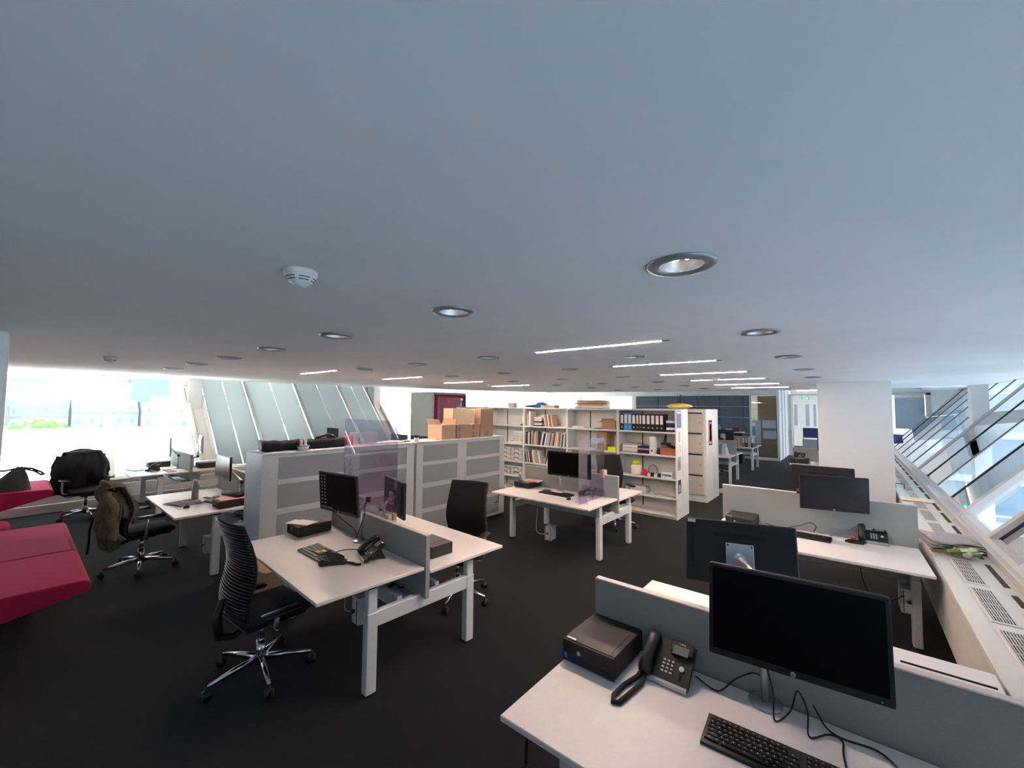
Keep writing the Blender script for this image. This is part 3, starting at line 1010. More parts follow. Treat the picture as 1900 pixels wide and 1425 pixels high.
def coat(name, label, x, y, rz, m, drop_front, drop_back, seed, wtop=.25, wbot=.24, bh=1.15, side_drop=.0, droop=.045, neck=.66):
    rnd = random.Random(seed)
    ph = [rnd.uniform(0, 6) for _ in range(8)]
    kz = (bh - .44) / .71
    z_top = bh + .02
    by = lambda z: back_y(max(.46, min(1.15, .44 + (z - .44) / kz)))
    t = thing(name, label, 'jacket', (x, y, 0), rz)
    def path(v):
        if v < .3:
            f = v / .3
            z = drop_front + (z_top - drop_front) * f
            return by(z) + .095, z, -1
        if v < .42:
            f = (v - .3) / .12
            return by(bh) + .095 - .19 * f, z_top + .03 * math.sin(f * PI), 0
        f = (v - .42) / .58
        z = z_top + (drop_back - z_top) * f
        return min(by(z), -.225) - .095 - .03 * math.sin(f * PI * .8), z, 1
    def fn(u, v):
        yy, z, side = path(v)
        s = u * 2 - 1
        f = max(0, (v - .42) / .58) if side == 1 else max(0, (.3 - v) / .3)
        dist = max(0, z_top - z)
        w = (wtop + (wbot - wtop) * f) * (neck + (1 - neck) * min(1, dist / .16) ** .7)
        fold = math.sin(s * 7 + ph[0] + f * 2.2) * .55 + math.sin(s * 15 + ph[1] - f * 3) * .35 + math.sin(s * 4 - ph[2] + f * 5) * .5
        amp = .008 + .034 * f ** .8
        xx = s * w + (.02 * math.sin(z * 11 + ph[3]) + .012 * math.sin(z * 23 + s * 3)) * min(1, f * 2)
        yy += fold * amp * (-1 if side >= 0 else 1)
        zz = z - droop * s * s * (1 - f) - (.05 * math.sin(s * 5 + ph[4]) + side_drop * s + .04 * math.sin(s * 2.3 + ph[5])) * f
        edge = max(0, abs(s) - .72) / .28
        yy += edge ** 1.5 * (.1 if side == 1 else -.1 if side == -1 else 0)
        return (xx, yy, max(.06, zz))
    b = MB().grid(fn, 35, 44).build('body', m, t, True, solid=.012)
    md = b.modifiers.new('smooth', 'SUBSURF')
    md.levels = md.render_levels = 1
    # collar roll along the top, two hanging sleeves
    MB().tube([(wtop * .6 * q, by(bh) + .02 - .03 * math.cos(q * 2) - .06, z_top + .028 - .04 * q * q) for q in (-1, -.6, -.2, .2, .6, 1)], [.02, .03, .034, .033, .03, .02], 10).build('collar', m, t, True)
    for s in (-1, 1):
        zb = drop_back + rnd.uniform(-.02, .1)
        pts, rr = [], []
        for j in range(12):
            f = j / 11
            pts.append((s * (wtop * (.82 + .2 * math.sin(min(1, f * 2) * PI / 2)) + .012 * math.sin(f * 9 + ph[j % 8])), min(by(z_top - f * .5), -.225) - .06 - .03 * math.sin(f * PI) + .012 * math.sin(f * 13 + ph[0]), z_top - .06 + (zb - z_top + .06) * f))
            rr.append(.042 + .016 * math.sin(min(1, f * 1.4) * PI / 2) - .01 * f + .005 * math.sin(f * 17 + ph[1]))
        MB().tube(pts, rr, 10).build('sleeve', m, t, True)
    return t
oj = coat('olive_jacket', 'olive green jacket hung over the back of an office chair', -6.62, 1.06, math.radians(4), 'olive', .72, .38, 5, .23, .2, 1.02)
MB().tube([(-.2, -.40, .62), (-.21, -.42, .5), (-.19, -.42, .36), (-.2, -.43, .25)], .011, 6).build('belt_strap', 'coat_black', oj, True)
MB().tube([(-.22, -.43, .25), (-.18, -.43, .25), (-.18, -.43, .22), (-.22, -.43, .22), (-.22, -.43, .25)], .004, 5).build('buckle', 'silver', oj)
coat('black_coat', 'black winter coat draped over the chair at the left window', -10.28, .88, math.radians(-80), 'coat_black', .55, .36, 9, .32, .36, 1.08, .06, .012, .74)

# ================================================================ cabinets
def cabinet(label, y0, y1, joint_panels):
    t = thing('cabinet', label, 'cabinet', (-5.2, (y0 + y1) / 2, 0), 0, 'grey-panelled storage cabinets')
    h = (y1 - y0) / 2
    MB().box(-.235, .195, -h, h, .03, 1.41, .004).build('body', 'cabinet', t)
    MB().box(-.24, .215, -h, h, 1.41, 1.436, .004).build('top', 'cabinet', t)
    MB().box(-.2, .17, -h + .04, h - .04, 0, .03).build('plinth', 'black_matte', t)
    rows = [(.08, .37), (.435, .74), (.81, 1.075), (1.13, 1.375)]
    for a, b in joint_panels:
        d = MB()
        a0, b0 = a - (y0 + y1) / 2, b - (y0 + y1) / 2
        lo, hi = (-h + .004, 0 - .003) if b0 < .1 else (.003, h - .004)
        zs = [.035] + [v for r in rows for v in r] + [1.405]
        d.box(.195, .215, lo, a0, .035, 1.405, .002)
        d.box(.195, .215, b0, hi, .035, 1.405, .002)
        for k in range(0, len(zs), 2):
            d.box(.195, .215, a0, b0, zs[k], zs[k + 1], .001)
        dr = d.build('door', 'cabinet', t)
        for z0, z1 in rows:
            MB().box(.196, .209, a0 + .002, b0 - .002, z0 + .002, z1 - .002).build('panel', 'cabinet_panel', dr)
    return t
cabinet('tall grey-panelled cabinet nearest us, black tripod bag on top', 1.76, 3.80, [(1.93, 2.72), (2.92, 3.66)])
cabinet('tall grey-panelled cabinet with cardboard boxes on top', 3.83, 5.84, [(3.96, 4.66), (4.86, 5.70)])
MB().box(-.24, .24, -.004, .004, 0.03, 1.43).build('end_panel', 'cabinet_side', [o for o in bpy.data.objects if o.name == 'cabinet'][0], loc=(-.005, -1.0245, 0))

# ================================================================ bookcases and lockers
BX = [-8.12, -6.98, -5.85, -4.68, -3.53, -2.41]
SHZ = [.07, .372, .708, 1.12, 1.54]
BY = 7.52
def bookcase(label, x0, x1, y0, y1, back_at):
    t = thing('bookcase', label, 'bookcase', ((x0 + x1) / 2, (y0 + y1) / 2, 0), 0, 'white steel bookcases in a row')
    w, d = (x1 - x0) / 2, (y1 - y0) / 2
    for s in (-1, 1):
        a, b = sorted((s * w, s * (w - .022)))
        MB().box(a + .0005, b - .0005, -d, d, 0, 1.955, .002).build('side_panel', 'shelf_white', t)
    MB().box(-w + .022, w - .022, -d, d, 1.925, 1.953, .002).build('top', 'shelf_white', t)
    yb = d - .012 if back_at > 0 else -d
    MB().box(-w + .022, w - .022, yb, yb + .012, .05, 1.925).build('back_panel', 'shelf_white', t)
    for z in SHZ:
        MB().box(-w + .0225, w - .0225, -d + .003 + (.012 if back_at < 0 else 0), d - (.013 if back_at > 0 else .003), z - .03, z, .002).build('shelf', 'shelf_white', t)
    MB().box(-w + .023, w - .023, -d + .03, -d + .05, 0, .04).build('plinth', 'shelf_white', t)
    if back_at > 0:
        MB().box(-w * .35, -w * .35 + .02, d - .02, d - .0125, .1, 1.9).build('slotted_rail', 'grille_dark', t)
    return t
BL = ['white bookcase farthest left, half hidden behind the cardboard boxes', 'white bookcase holding plastic cases and boxes, left of the magazines',
      'white bookcase filled with magazines', 'mostly empty white bookcase behind the plexiglass desk',
      'white bookcase with black and blue binders, at the right end']
for k in range(5):
    bookcase(BL[k], BX[k] + .001, BX[k + 1] - .001, BY, BY + .335, 1)
for k in range(5):
    bookcase('white bookcase standing back to back behind the front row, %s from right' % ORD[4 - k], BX[k] + .001, BX[k + 1] - .001, BY + .345, BY + .68, -1)

def locker(label, x0, x1, y0, y1, front):
    t = thing('locker', label, 'locker', ((x0 + x1) / 2, (y0 + y1) / 2, 0), 0, 'cream lockers past the bookcases')
    w, d = (x1 - x0) / 2, (y1 - y0) / 2
    MB().box(-w, w, -d, d, .0, 1.955, .003).build('body', 'shelf_white', t)
    zs = [.13, .57, 1.01, 1.45, 1.89]
    s = -1 if front < 0 else 1
    for z0, z1 in zip(zs[:-1], zs[1:]):
        ya, yb = sorted((s * d, s * (d + .018)))
        dr = MB().box(-w + .05, w - .05, ya, yb, z0 + .01, z1 - .035, .004).build('door', 'locker', t)
        ya, yb = sorted((s * (d + .0), s * (d + .004)))
        MB().box(-w + .06, w - .08, ya, yb, z1 - .034, z1 - .006).build('post_slot', 'black_matte', dr)
        MB().cyl((w - .12, s * (d + .018), (z0 + z1) / 2), (w - .12, s * (d + .026), (z0 + z1) / 2), .011, n=8).build('lock', 'grille_dark', dr)
    return t
for k, (a, b) in enumerate(((-2.83, -2.375), (-3.29, -2.835), (-3.75, -3.295))):
    locker('cream four-door locker tower past the bookcases, %s from right' % ORD[k], a, b, 9.32, 9.82, -1)
    locker('cream locker tower facing away behind the others, %s from right' % ORD[k], a, b, 9.83, 10.32, 1)

# ================================================================ phone booth
bo = thing('phone_booth', 'white phone booth with a magenta interior behind the bookcases', 'booth', (-9.55, 8.35, 0))
MB().box(-.62, .42, -.8, -.72, 0, 2.36, .03).build('side_wall', 'booth_white', bo)
MB().box(-.62, .42, .45, .53, 0, 2.36, .03).build('side_wall', 'booth_white', bo)
MB().box(-.62, -.56, -.72, .45, 0, 2.36).build('back_wall', 'magenta', bo)
MB().box(-.56, .40, -.72, -.70, .04, 2.3).box(-.56, .40, .43, .45, .04, 2.3).build('lining', 'magenta', bo)
MB().box(-.62, .42, -.8, .53, 2.3, 2.37, .03).build('roof', 'booth_white', bo)
MB().box(-.56, .4, -.72, .45, 0, .05).build('booth_floor', 'magenta', bo)
df = MB().box(.42, .46, -.72, -.66, 0, 2.3).box(.42, .46, .39, .45, 0, 2.3).box(.42, .46, -.66, .39, 2.24, 2.3).build('door_frame', 'magenta', bo)
MB().box(.435, .445, -.66, .39, .04, 2.24).build('door_glass', 'glass_room', df)
MB().tube([(.48, -.6, .9), (.5, -.6, .9), (.5, -.6, 1.5), (.48, -.6, 1.5)], .012, 6).build('door_handle', 'frame_white', df)
MB().box(-.5, -.2, -.68, .42, .95, .99, .01).build('shelf', 'magenta_pale', bo)
MB().box(-.5, -.1, -.68, -.3, .05, .5, .04).build('stool', 'magenta_pale', bo)
MB().box(-.3, .2, -.4, .1, 2.28, 2.295).build('booth_fill_glow', 'booth_fill_glow', bo)  # glowing sheet added under the roof to brighten the closed booth

# ================================================================ sofa
def wedge_profile(zt, tip_y, root_y, tip_t, root_z):
    # side outline (y, z): flat top, rounded nose, underside falling back to the base
    pts = [(root_y, zt), (tip_y - .06, zt)]
    for k in range(1, 8):
        a = PI / 2 - k * PI / 8
        pts.append((tip_y - .06 + .06 * math.cos(a), zt - tip_t / 2 + tip_t / 2 * math.sin(a)))
    pts += [(tip_y - .07, zt - tip_t), (root_y, root_z)]
    return pts
sf = thing('sofa', 'crimson felt sofa with rounded overhanging seat at the left edge', 'sofa', (-6.6, -.3, 0))
pf = wedge_profile(.42, .82, -.6, .115, .02)
for nm, x0, x1 in (('seat_cushion', -1.36, .165), ('seat_cushion', .195, 1.36)):
    o = MB().prism(pf, 'x', x0, x1).build(nm, 'sofa', sf)
    bv = o.modifiers.new('soft', 'BEVEL')
    bv.width = .012
    bv.segments = 2
    bv.limit_method = 'ANGLE'
MB().box(-1.3, 1.3, -.55, .1, 0, .06).build('plinth', 'black_matte', sf)
MB().prism([(-.6, .02), (-.6, .42), (-.55, .85), (-.62, .9), (-.85, .88), (-.9, .02)], 'x', -1.36, 1.36).build('backrest', 'sofa', sf)
s2 = thing('lounge_bench', 'crimson felt bench with rounded nose by the left window, bag on it', 'bench', (-10.0, -.3, 0))
o = MB().prism(wedge_profile(.665, .76, -.5, .12, .18), 'x', -.62, .62).build('seat_slab', 'sofa', s2)
bv = o.modifiers.new('soft', 'BEVEL')
bv.width = .012
bv.segments = 2
bv.limit_method = 'ANGLE'
MB().prism([(-.5, .0), (-.5, .66), (-.7, .66), (-.75, 0)], 'x', -.62, .62).build('support', 'sofa', s2)
ot = MB().lathe([(0, 0), (.3, .0), (.36, .05), (.38, .3), (.36, .36), (.3, .38), (0, .39)], 28).build('pouf', 'sofa', None, True, loc=(-8.75, -.32, 0))
tag(ot, 'low round crimson pouf between the sofa and the window bench', 'pouf')

# bag on the raised bench
bg = thing('handbag', 'dark slouchy handbag with thin straps on the crimson bench', 'bag', (-9.62, .03, .665))
def bagf(u, v):
    a = u * 2 * PI
    r = (1 - v) ** .75
    w, d = .20 * r + .025, .12 * r + .02
    k = 1 + .08 * math.sin(a * 3 + v * 5)
    return (d * math.cos(a) * k, w * math.sin(a) * k + .08 * v * v, .34 * v + .015 * math.sin(a * 2) * v)
MB().grid(bagf, 20, 12, True).build('pouch', 'bag', bg, True)
MB().tube([(.0, .1, .33), (.0, .2, .31), (.02, .29, .25), (.02, .33, .2), (.02, .3, .2), (.0, .22, .27), (0, .1, .32)], .015, 6).build('strap', 'bag', bg, True)
MB().tube([(.0, .07, .33), (0, -.06, .3), (0, -.25, .3), (0, -.3, .26)], .015, 6).build('strap', 'bag', bg, True)

# ================================================================ desk electronics
def logo(parent, x, y, z, r, back='silver', ink='bezel', name='logo'):
    o = MB().cyl((x, y, z), (x, y - .0012, z), r, n=20).build(name, back, parent)
    lettering('hp', r * 1.25, ink, o, Matrix.Translation((x, y - .0016, z + r * .05)) @ FRONT)
    return o

def monitor(label, base, center, yaw, tilt=0.0, w=.555, h=.345, screen='screen', back='monitor_back', arm=True,
            icons=False, plate=True, elbow=None, light=False, logo_on=True, post_h=.26, asset_tag=False, group='black flat monitors on arms'):
    B, Cn = Vector(base), Vector(center)
    t = thing('monitor', label, 'monitor', base, 0, group)
    off = Cn - B
    Rm = Matrix.Rotation(yaw, 4, 'Z') @ Matrix.Rotation(-tilt, 4, 'X')
    M = Matrix.Translation(off) @ Rm
    # casing: bevelled front bezel ring, deep back
    cas = MB()
    cas.box(-w / 2, w / 2, -.010, .014, -h / 2, h / 2, .006)
    cas.box(-w * .42, w * .42, .0135, .024, -h * .38, h * .36)
    c = cas.build('casing', back, t)
    c.matrix_local = M
    bz = MB()
    b, bb = .014, .026
    bz.box(-w / 2 + .002, w / 2 - .002, -.013, -.0095, h / 2 - b, h / 2 - .002, .001)
    bz.box(-w / 2 + .002, w / 2 - .002, -.013, -.0095, -h / 2 + .002, -h / 2 + bb, .001)
    bz.box(-w / 2 + .002, -w / 2 + b, -.013, -.0095, -h / 2 + bb, h / 2 - b)
    bz.box(w / 2 - b, w / 2 - .002, -.013, -.0095, -h / 2 + bb, h / 2 - b)
    z = bz.build('bezel', 'bezel', t)
    z.matrix_local = M
    s = MB().box(-w / 2 + b, w / 2 - b, -.0112, -.0102, -h / 2 + bb, h / 2 - b).build('screen', screen, t)
    s.matrix_local = M
    if icons:
        ic = MB()
        for q in range(2):
            for k in range(9):
                x0 = -w / 2 + b + .02 + q * .045
                z0 = h / 2 - b - .03 - k * .03
                ic.box(x0, x0 + .013, -.0118, -.0112, z0, z0 + .013)
        ic.box(-w / 2 + b + .005, -w / 2 + .19, -.0118, -.0112, -h / 2 + bb + .004, -h / 2 + bb + .009)
        o = ic.build('desktop_icons', 'monitor_back_light', s)
    if logo_on:
        logo(z, 0, -.013, -h / 2 + bb * .5, .0085)
        MB().cyl((w / 2 - .035, -.013, -h / 2 + .012), (w / 2 - .035, -.0138, -h / 2 + .012), .002, n=8).build('power_led', 'frame_white', z)
    MB().box(-.12, .12, .0235, .0255, h * .24, h * .24 + .022).build('vent', 'black_matte', c)
    if plate:
        pl = MB().box(-.062, .062, .024, .037, -.075, .05, .002).build('mounting_plate', 'silver', c)
        sc = MB()
        for sx in (-1, 1):
            for sz in (-.066, .041):
                sc.cyl((sx * .053, .037, sz), (sx * .053, .040, sz), .005, n=8)
        sc.build('screw', 'black', pl)
    if asset_tag:
        MB().box(w / 2 - .05, w / 2 - .012, .0142, .0148, h / 2 - .024, h / 2 - .008).build('asset_tag', 'paper', c)
    back_pt = M @ Vector((0, .045, -.02))
    if arm:
        MB().lathe([(0, 0), (.062, 0), (.064, .006), (.058, .012), (.02, .016), (0, .016)], 24).build('arm_base', 'silver', t, True)
        MB().cyl((0, 0, .01), (0, 0, post_h), .0165, n=14).build('arm_post', 'silver', t, True)
        e = Vector(elbow) - B if elbow else Vector((off.x * .5 + .03, max(off.y, 0) + .08, (post_h + back_pt.z) / 2 + .02))
        MB().tube([(0, 0, post_h - .02), tuple(e)], [.02, .017], 10).build('lower_arm', 'silver', t, True)
        MB().tube([tuple(e), tuple(back_pt)], [.018, .015], 10).build('upper_arm', 'silver', t, True)
        MB().lathe([(0, -.022), (.022, -.022), (.022, .022), (0, .022)], 14, tuple(e)).build('elbow_joint', 'black', t, True)
        hb = MB().cyl(tuple(back_pt), tuple(M @ Vector((0, .034, -.02))), .026, n=14).build('swivel_head', 'silver', t, True)
    return t

def pc(label, loc, rz=0, w=.27, d=.33, h=.1, sticker=True, detail=True):
    t = thing('desktop_computer', label, 'computer', loc, rz, 'black small form factor computers')
    w2, d2 = w / 2, d / 2
    b = MB().box(-w2, w2, -d2 + .012, d2, .004, h, .004).build('chassis', 'pc_black', t)
    MB().box(-w2 + .004, w2 - .03, -d2 + .013, d2 * .45, h, h + .0015).build('top_cover', 'pc_top', t)
    f = MB().box(-w2, w2, -d2, -d2 + .0119, .004, h - .001, .003).build('front_panel', 'pc_black', t)
    for sx in (-1, 1):
        for sy in (-1, 1):
            MB().cyl((sx * (w2 - .02), sy * (d2 - .03), 0), (sx * (w2 - .02), sy * (d2 - .03), .005), .01, n=8).build('foot', 'black', t)
    if detail:
        v = MB()
        n = 30
        for k in range(n):
            x = -w2 + .012 + k * (w - .024) / n
            if abs(x + w2 * .18) < .035 and False:
                continue
            v.box(x, x + .0035, -d2 - .0012, -d2 + .001, .012, h * .38)
            if k < 8 or k > 15:
                v.box(x, x + .0035, -d2 - .0012, -d2 + .001, h * .45, h - .012)
        v.build('vent_ribs', 'black_matte', f)
        logo(f, -w2 + w * .33, -d2 - .0005, h * .58, .0095)
        if sticker:
            MB().box(-w2 + .01, -w2 + .028, -d2 - .0022, -d2 - .0013, .018, .042).build('sticker', 'blue', f)
    MB().box(-w2 + .012, -w2 + .06, -d2 + .018, -d2 + .03, h + .0016, h + .0022).build('label_tag', 'paper', b)
    return t

def phone(label, loc, rz=0, cord=None, red=True):
    t = thing('desk_phone', label, 'phone', loc, rz, 'black desk phones with silver trim')
    # body: local x across, y back, slope rising to the back
    sl = math.atan2(.105, .15)
    prof = [(0, .008), (0, .022), (.152, .128), (.166, .12), (.03, .008)]
    MB().prism(prof, 'x', -.105, .105).build('body', 'black', t)
    MB().prism([(.06, .03), (.13, .095), (.175, .0), (.163, .0)], 'x', -.06, .06).build('stand', 'black', t)
    MB().prism([(-.006, .006), (-.006, .02), (.004, .026), (.012, .02), (.012, .006)], 'x', -.103, .103).build('silver_trim', 'silver', t)
    S = Matrix.Translation((0, 0, .0225)) @ Matrix.Rotation(sl, 4, 'X')
    def on(mb, name, m, par=t):
        o = mb.build(name, m, par)
        o.matrix_local = S
        return o
    L = .185
    dp_ = on(MB().box(.0, .1, .135, L, .001, .014, .004), 'display_hood', 'black')
    on(MB().box(.015, .082, .125, .165, .0145, .0155), 'display', 'lcd')
    lettering('Yealink', .011, 'paper', t, S @ Matrix.Translation((.048, .1755, .0147)))
    for r in range(4):
        for c in range(3):
            x, y = -.012 + c * .0185, .042 + r * .0165
            k = on(MB().box(x - .0058, x + .0058, y - .0042, y + .0042, .0, .0035, .001), 'key', 'key_light')
    on(MB().lathe([(0, 0), (.0115, 0), (.0115, .004), (.008, .005), (0, .005)], 16, (.066, .075, 0)), 'navigation_ring', 'key_light')
    for k in range(4):
        on(MB().box(.062 + .0 , .074, .028 + k * .008 - .002, .028 + k * .008 + .001, 0, .002), 'function_key', 'black_matte')
    if red:
        on(MB().box(.09, .1, .178, .186, .0135, .017), 'message_light', 'led_red')
    # handset
    hs = MB()
    pts = [(-.078, .0, .012), (-.078, .02, .022), (-.078, .06, .03), (-.078, .12, .03), (-.078, .165, .022), (-.078, .19, .014)]
    vs = []
    for (x, y, z), ww, tt in zip(pts, (.028, .031, .026, .026, .031, .027), (.018, .022, .017, .017, .022, .016)):
        ring = []
        for k in range(10):
            a = 2 * PI * k / 10
            ring.append((x + ww * math.cos(a), y, z + tt * math.sin(a)))
        vs.append(ring)
    n = 10
    fl = [v for r_ in vs for v in r_]
    fs = [(i * n + k, i * n + (k + 1) % n, (i + 1) * n + (k + 1) % n, (i + 1) * n + k) for i in range(len(vs) - 1) for k in range(n)]
    fs += [tuple(range(n)), tuple((len(vs) - 1) * n + k for k in range(n))]
    hs.add(fl, fs)
    o = hs.build('handset', 'black', t, True)
    o.matrix_local = S
    if cord:
        MB().tube(cord, .0105, 8).build('coiled_cord', 'black_matte', t, True)
    return t

KEYROWS = [(0, [1.0] * 13), (.2, [1.0] * 13 + [1.8]), (0, [1.4] + [1.0] * 12 + [1.4]), (0, [1.7] + [1.0] * 11 + [2.1]), (0, [2.2] + [1.0] * 10 + [2.6]), (0, [1.4, 1.2, 1.2, 5.8, 1.2, 1.2, 1.2, 1.4])]
def keyboard(label, loc, rz=0, w=.44, d=.15, individual=False, photo=False, body='black'):
    t = thing('keyboard', label, 'keyboard', loc, rz, 'black computer keyboards')
    MB().prism([(-d / 2, 0), (-d / 2, .012), (d / 2, .024), (d / 2, 0)], 'x', -w / 2, w / 2).build('base', body, t)
    allk = MB()
    unit = w * .66 / 15.2
    rowp = (d - .03) / 6
    slope = .012 / d
    cache = {}
    def put(x, y, kw):
        z = .012 + (y + d / 2) * slope
        if individual:
            key = round(kw, 2)
            if key not in cache:
                o = MB().box(-kw / 2 + .0012, kw / 2 - .0012, -rowp / 2 + .0012, rowp / 2 - .0012, 0, .006, .0015).build('key', 'key_black', t)
                cache[key] = o
            else:
                o = cache[key].copy()
                COL.objects.link(o)
            o.location = (x, y, z)
            lt = MB().box(-.003, .001, .0, .0035, .006, .0063)
            if 'l' not in cache:
                cache['l'] = lt.build('legend', 'key_light', o)
            else:
                q = cache['l'].copy()
                COL.objects.link(q)
                q.parent = o
        else:
            allk.box(x - kw / 2 + .0012, x + kw / 2 - .0012, y - rowp / 2 + .0012, y + rowp / 2 - .0012, z - .001, z + .006)
    for r, (gap, ks) in enumerate(KEYROWS):
        y = d / 2 - .012 - (r + .5) * rowp
        x = -w / 2 + .012
        for kw in ks:
            put(x + kw * unit / 2, y, kw * unit)
            x += kw * unit
        x = -w / 2 + .012 + w * .685
        for q in range(3):
            if r in (3,) or (r == 4 and q != 1):
                continue
            put(x + (q + .5) * unit, y, unit)
        x += 3.3 * unit
        for q in range(4):
            put(min(x + (q + .5) * unit, w / 2 - .012), y, unit)
    if not individual:
        o = allk.build('keys', 'key_black', t)
        o['kind'] = 'stuff'
    if photo:
        z = .012 + .5 * .012 + .008
        MB().box(-.11, .04, -.035, .045, z, z + .001).build('picture_overlay', 'plant', t)
        MB().box(-.04, .02, -.03, .0, z + .001, z + .0015).build('picture_flowers', 'paper_pink', t)
        MB().box(-.02, .035, .01, .04, z + .001, z + .0015).build('picture_sky', 'plant_pale', t)
    return t

def mouse(label, loc, rz=0, m='black'):
    t = thing('mouse', label, 'mouse', loc, rz, 'computer mice')
    def fn(u, v):
        a = u * 2 * PI
        ph = v * PI / 2
        r = math.cos(ph)
        return (.031 * r * math.cos(a), .053 * r * math.sin(a), .034 * math.sin(ph) ** .8)
    MB().grid(fn, 16, 7, True).build('shell', m, t, True)
    MB().cyl((-.003, .03, .027), (.003, .03, .027), .007, n=10).build('wheel', 'black_matte', t)
    return t

def cable(label, pts, m='black', r=.0035, cat='cable', smooth_n=6):
    # Catmull-Rom through the given points
    P = [Vector(p) for p in pts]
    P = [P[0]] + P + [P[-1]]
    out = []
    for i in range(1, len(P) - 2):
        for k in range(smooth_n):
            t = k / smooth_n
            a, b, c, d = P[i - 1], P[i], P[i + 1], P[i + 2]
            out.append(.5 * ((2 * b) + (c - a) * t + (2 * a - 5 * b + 4 * c - d) * t * t + (3 * b - a - 3 * c + d) * t ** 3))
    out.append(P[-2])
    return tag(MB().tube(out, r, 6).build('cable', m, None, True), label, cat)

# ---- foreground desk (bottom right)
Z = .749
monitor('large black monitor on the foreground desk', (-.31, 2.055, Z), (-.192, 1.869, 1.175), .092, .095, elbow=(-.30, 2.0, 1.10), post_h=.3)
pc('black computer with blue sticker at the left of the foreground desk', (-.984, 1.925, Z), 0, .27, .325, .102)
phone('black desk phone on the foreground desk beside the computer', (-.68, 1.885, Z), 0,
      [(-.09, .0, .03), (-.1, -.03, .014), (-.125, -.12, .01), (-.13, -.21, .01), (-.115, -.245, .01), (-.095, -.235, .01), (-.085, -.17, .01), (-.07, -.06, .01), (-.078, -.015, .012), (-.08, .0, .02)], red=False)
keyboard('black keyboard on the foreground desk', (-.245, 1.745, Z), .04, .44, .15, True)
cable('black cable looping from the phone to the foreground monitor stand', [(-.57, 2.0, Z + .03), (-.48, 2.0, Z + .006), (-.42, 2.04, Z + .06), (-.36, 2.06, Z + .1), (-.325, 2.03, Z + .12)])
cable('black cable hanging under the foreground monitor and curling on desk', [(-.30, 1.94, 1.02), (-.27, 1.96, .86), (-.265, 1.96, Z + .006), (-.22, 2.02, Z + .03), (-.20, 2.07, Z + .09), (-.165, 2.03, Z + .05), (-.155, 1.95, Z + .006), (-.1, 2.0, Z + .012), (-.06, 2.0, Z + .01), (-.055, 1.93, Z + .006), (-.04, 1.82, Z + .006)])
cable('thin cable running behind keyboard along the foreground divider', [(-.15, 2.085, Z + .05), (-.11, 2.05, Z + .006), (-.06, 2.02, Z + .006), (.04, 2.03, Z + .006), (.1, 1.96, Z + .006), (.13, 1.85, Z + .006)])
cable('short cable loop below the foreground monitor', [(-.29, 1.93, 1.03), (-.275, 1.96, .97), (-.25, 1.97, .965), (-.235, 1.94, 1.02)], r=.005)
monitor('black monitor seen from behind with a silver mounting plate', (-.42, 2.2, .76), (-.463, 2.40, 1.232), PI + .271, -.24, .505, .315,
        elbow=(-.26, 2.23, 1.12), post_h=.3, asset_tag=True)
tag(MB().box(-.12, .12, -.003, .003, 0, .005).build('cable_slot', 'black_matte', loc=(.235, 2.158, 1.0365), rz=.005), 'dark strip lying along the foreground divider top', 'strip')

# ---- right window desk
Z = .726
monitor('black monitor on the desk by the right windows', (-.345, 5.285, Z), (-.157, 5.11, 1.16), .25, -.04, .545, .335, 'screen_dim', elbow=(-.44, 5.2, 1.13), post_h=.27)
pc('black computer at the left end of the right window desk', (-.945, 5.10, Z), .02, .27, .34, .1, False)
phone('black desk phone with red light on the right window desk', (.125, 5.16, Z), .02,
      [(-.09, .0, .03), (-.11, -.02, .012), (-.18, -.03, .01), (-.2, -.08, .01), (-.16, -.1, .01), (-.08, -.09, .01), (-.06, -.03, .01), (-.085, .0, .02)])
keyboard('black keyboard on the right window desk', (-.40, 5.0, Z), -.05, .44, .15)
cable('blue network cable behind the phone by the right windows', [(-.2, 5.2, Z + .005), (-.12, 5.22, Z + .02), (-.02, 5.22, Z + .02), (.04, 5.24, Z + .03)], 'blue', .005)
cable('black cable arching behind the right window desk monitor arm', [(-.75, 5.22, Z + .02), (-.6, 5.2, Z + .005), (-.45, 5.22, Z + .05), (-.36, 5.25, Z + .09), (-.31, 5.25, Z + .06), (-.33, 5.22, Z + .01)])
rd = tag(MB().box(-.02, .02, -.012, .012, 0, .03, .006).build('red_clip', 'red', loc=(-.02, 5.21, Z)), 'small red clip by the phone on the right window desk', 'clip')
monitor('black monitor seen from behind beyond the right window desk divider', (-.2, 5.36, .73), (-.26, 5.58, 1.19), PI, 0, .54, .345, arm=True, post_h=.27, elbow=(-.1, 5.42, 1.0))
for (x, y, lab) in ((.33, 4.93, 'grey power box under the right window desk'),):
    power_box((x, y, .27), 0, lab)
cable('black cable dangling below the right window desk', [(.02, 4.8, .6), (.06, 4.8, .42), (.16, 4.82, .33), (.3, 4.84, .42)])

# ---- desk by the cabinets
Z = .764
monitor('black monitor showing icons on the desk by the cabinets', (-3.42, 2.03, Z), (-3.445, 1.83, 1.214), .084, -.075, icons=True, elbow=(-3.22, 1.98, 1.17), post_h=.3)
pc('black computer with papers on it by the cabinets', (-4.03, 1.86, Z), .02, .24, .31, .095, False)
for k, (dx, dy, rz, m) in enumerate(((-.04, -.04, .5, 'paper'), (.02, -.02, .35, 'paper'))):
    tag(MB().box(-.1, .1, -.07, .07, 0, .002).build('paper_sheet', m, loc=(-4.03 + dx, 1.82 + dy, Z + .0985 + k * .0035), rz=rz),
        '%s white paper on the computer by the cabinets' % ('lower', 'upper')[k], 'paper')
phone('tilted desk phone with red light on the desk by the cabinets', (-3.0, 1.795, Z), -.35)
keyboard('keyboard with a colourful picture overlay by the cabinets', (-3.35, 1.64, Z), -.02, .46, .17, photo=True)
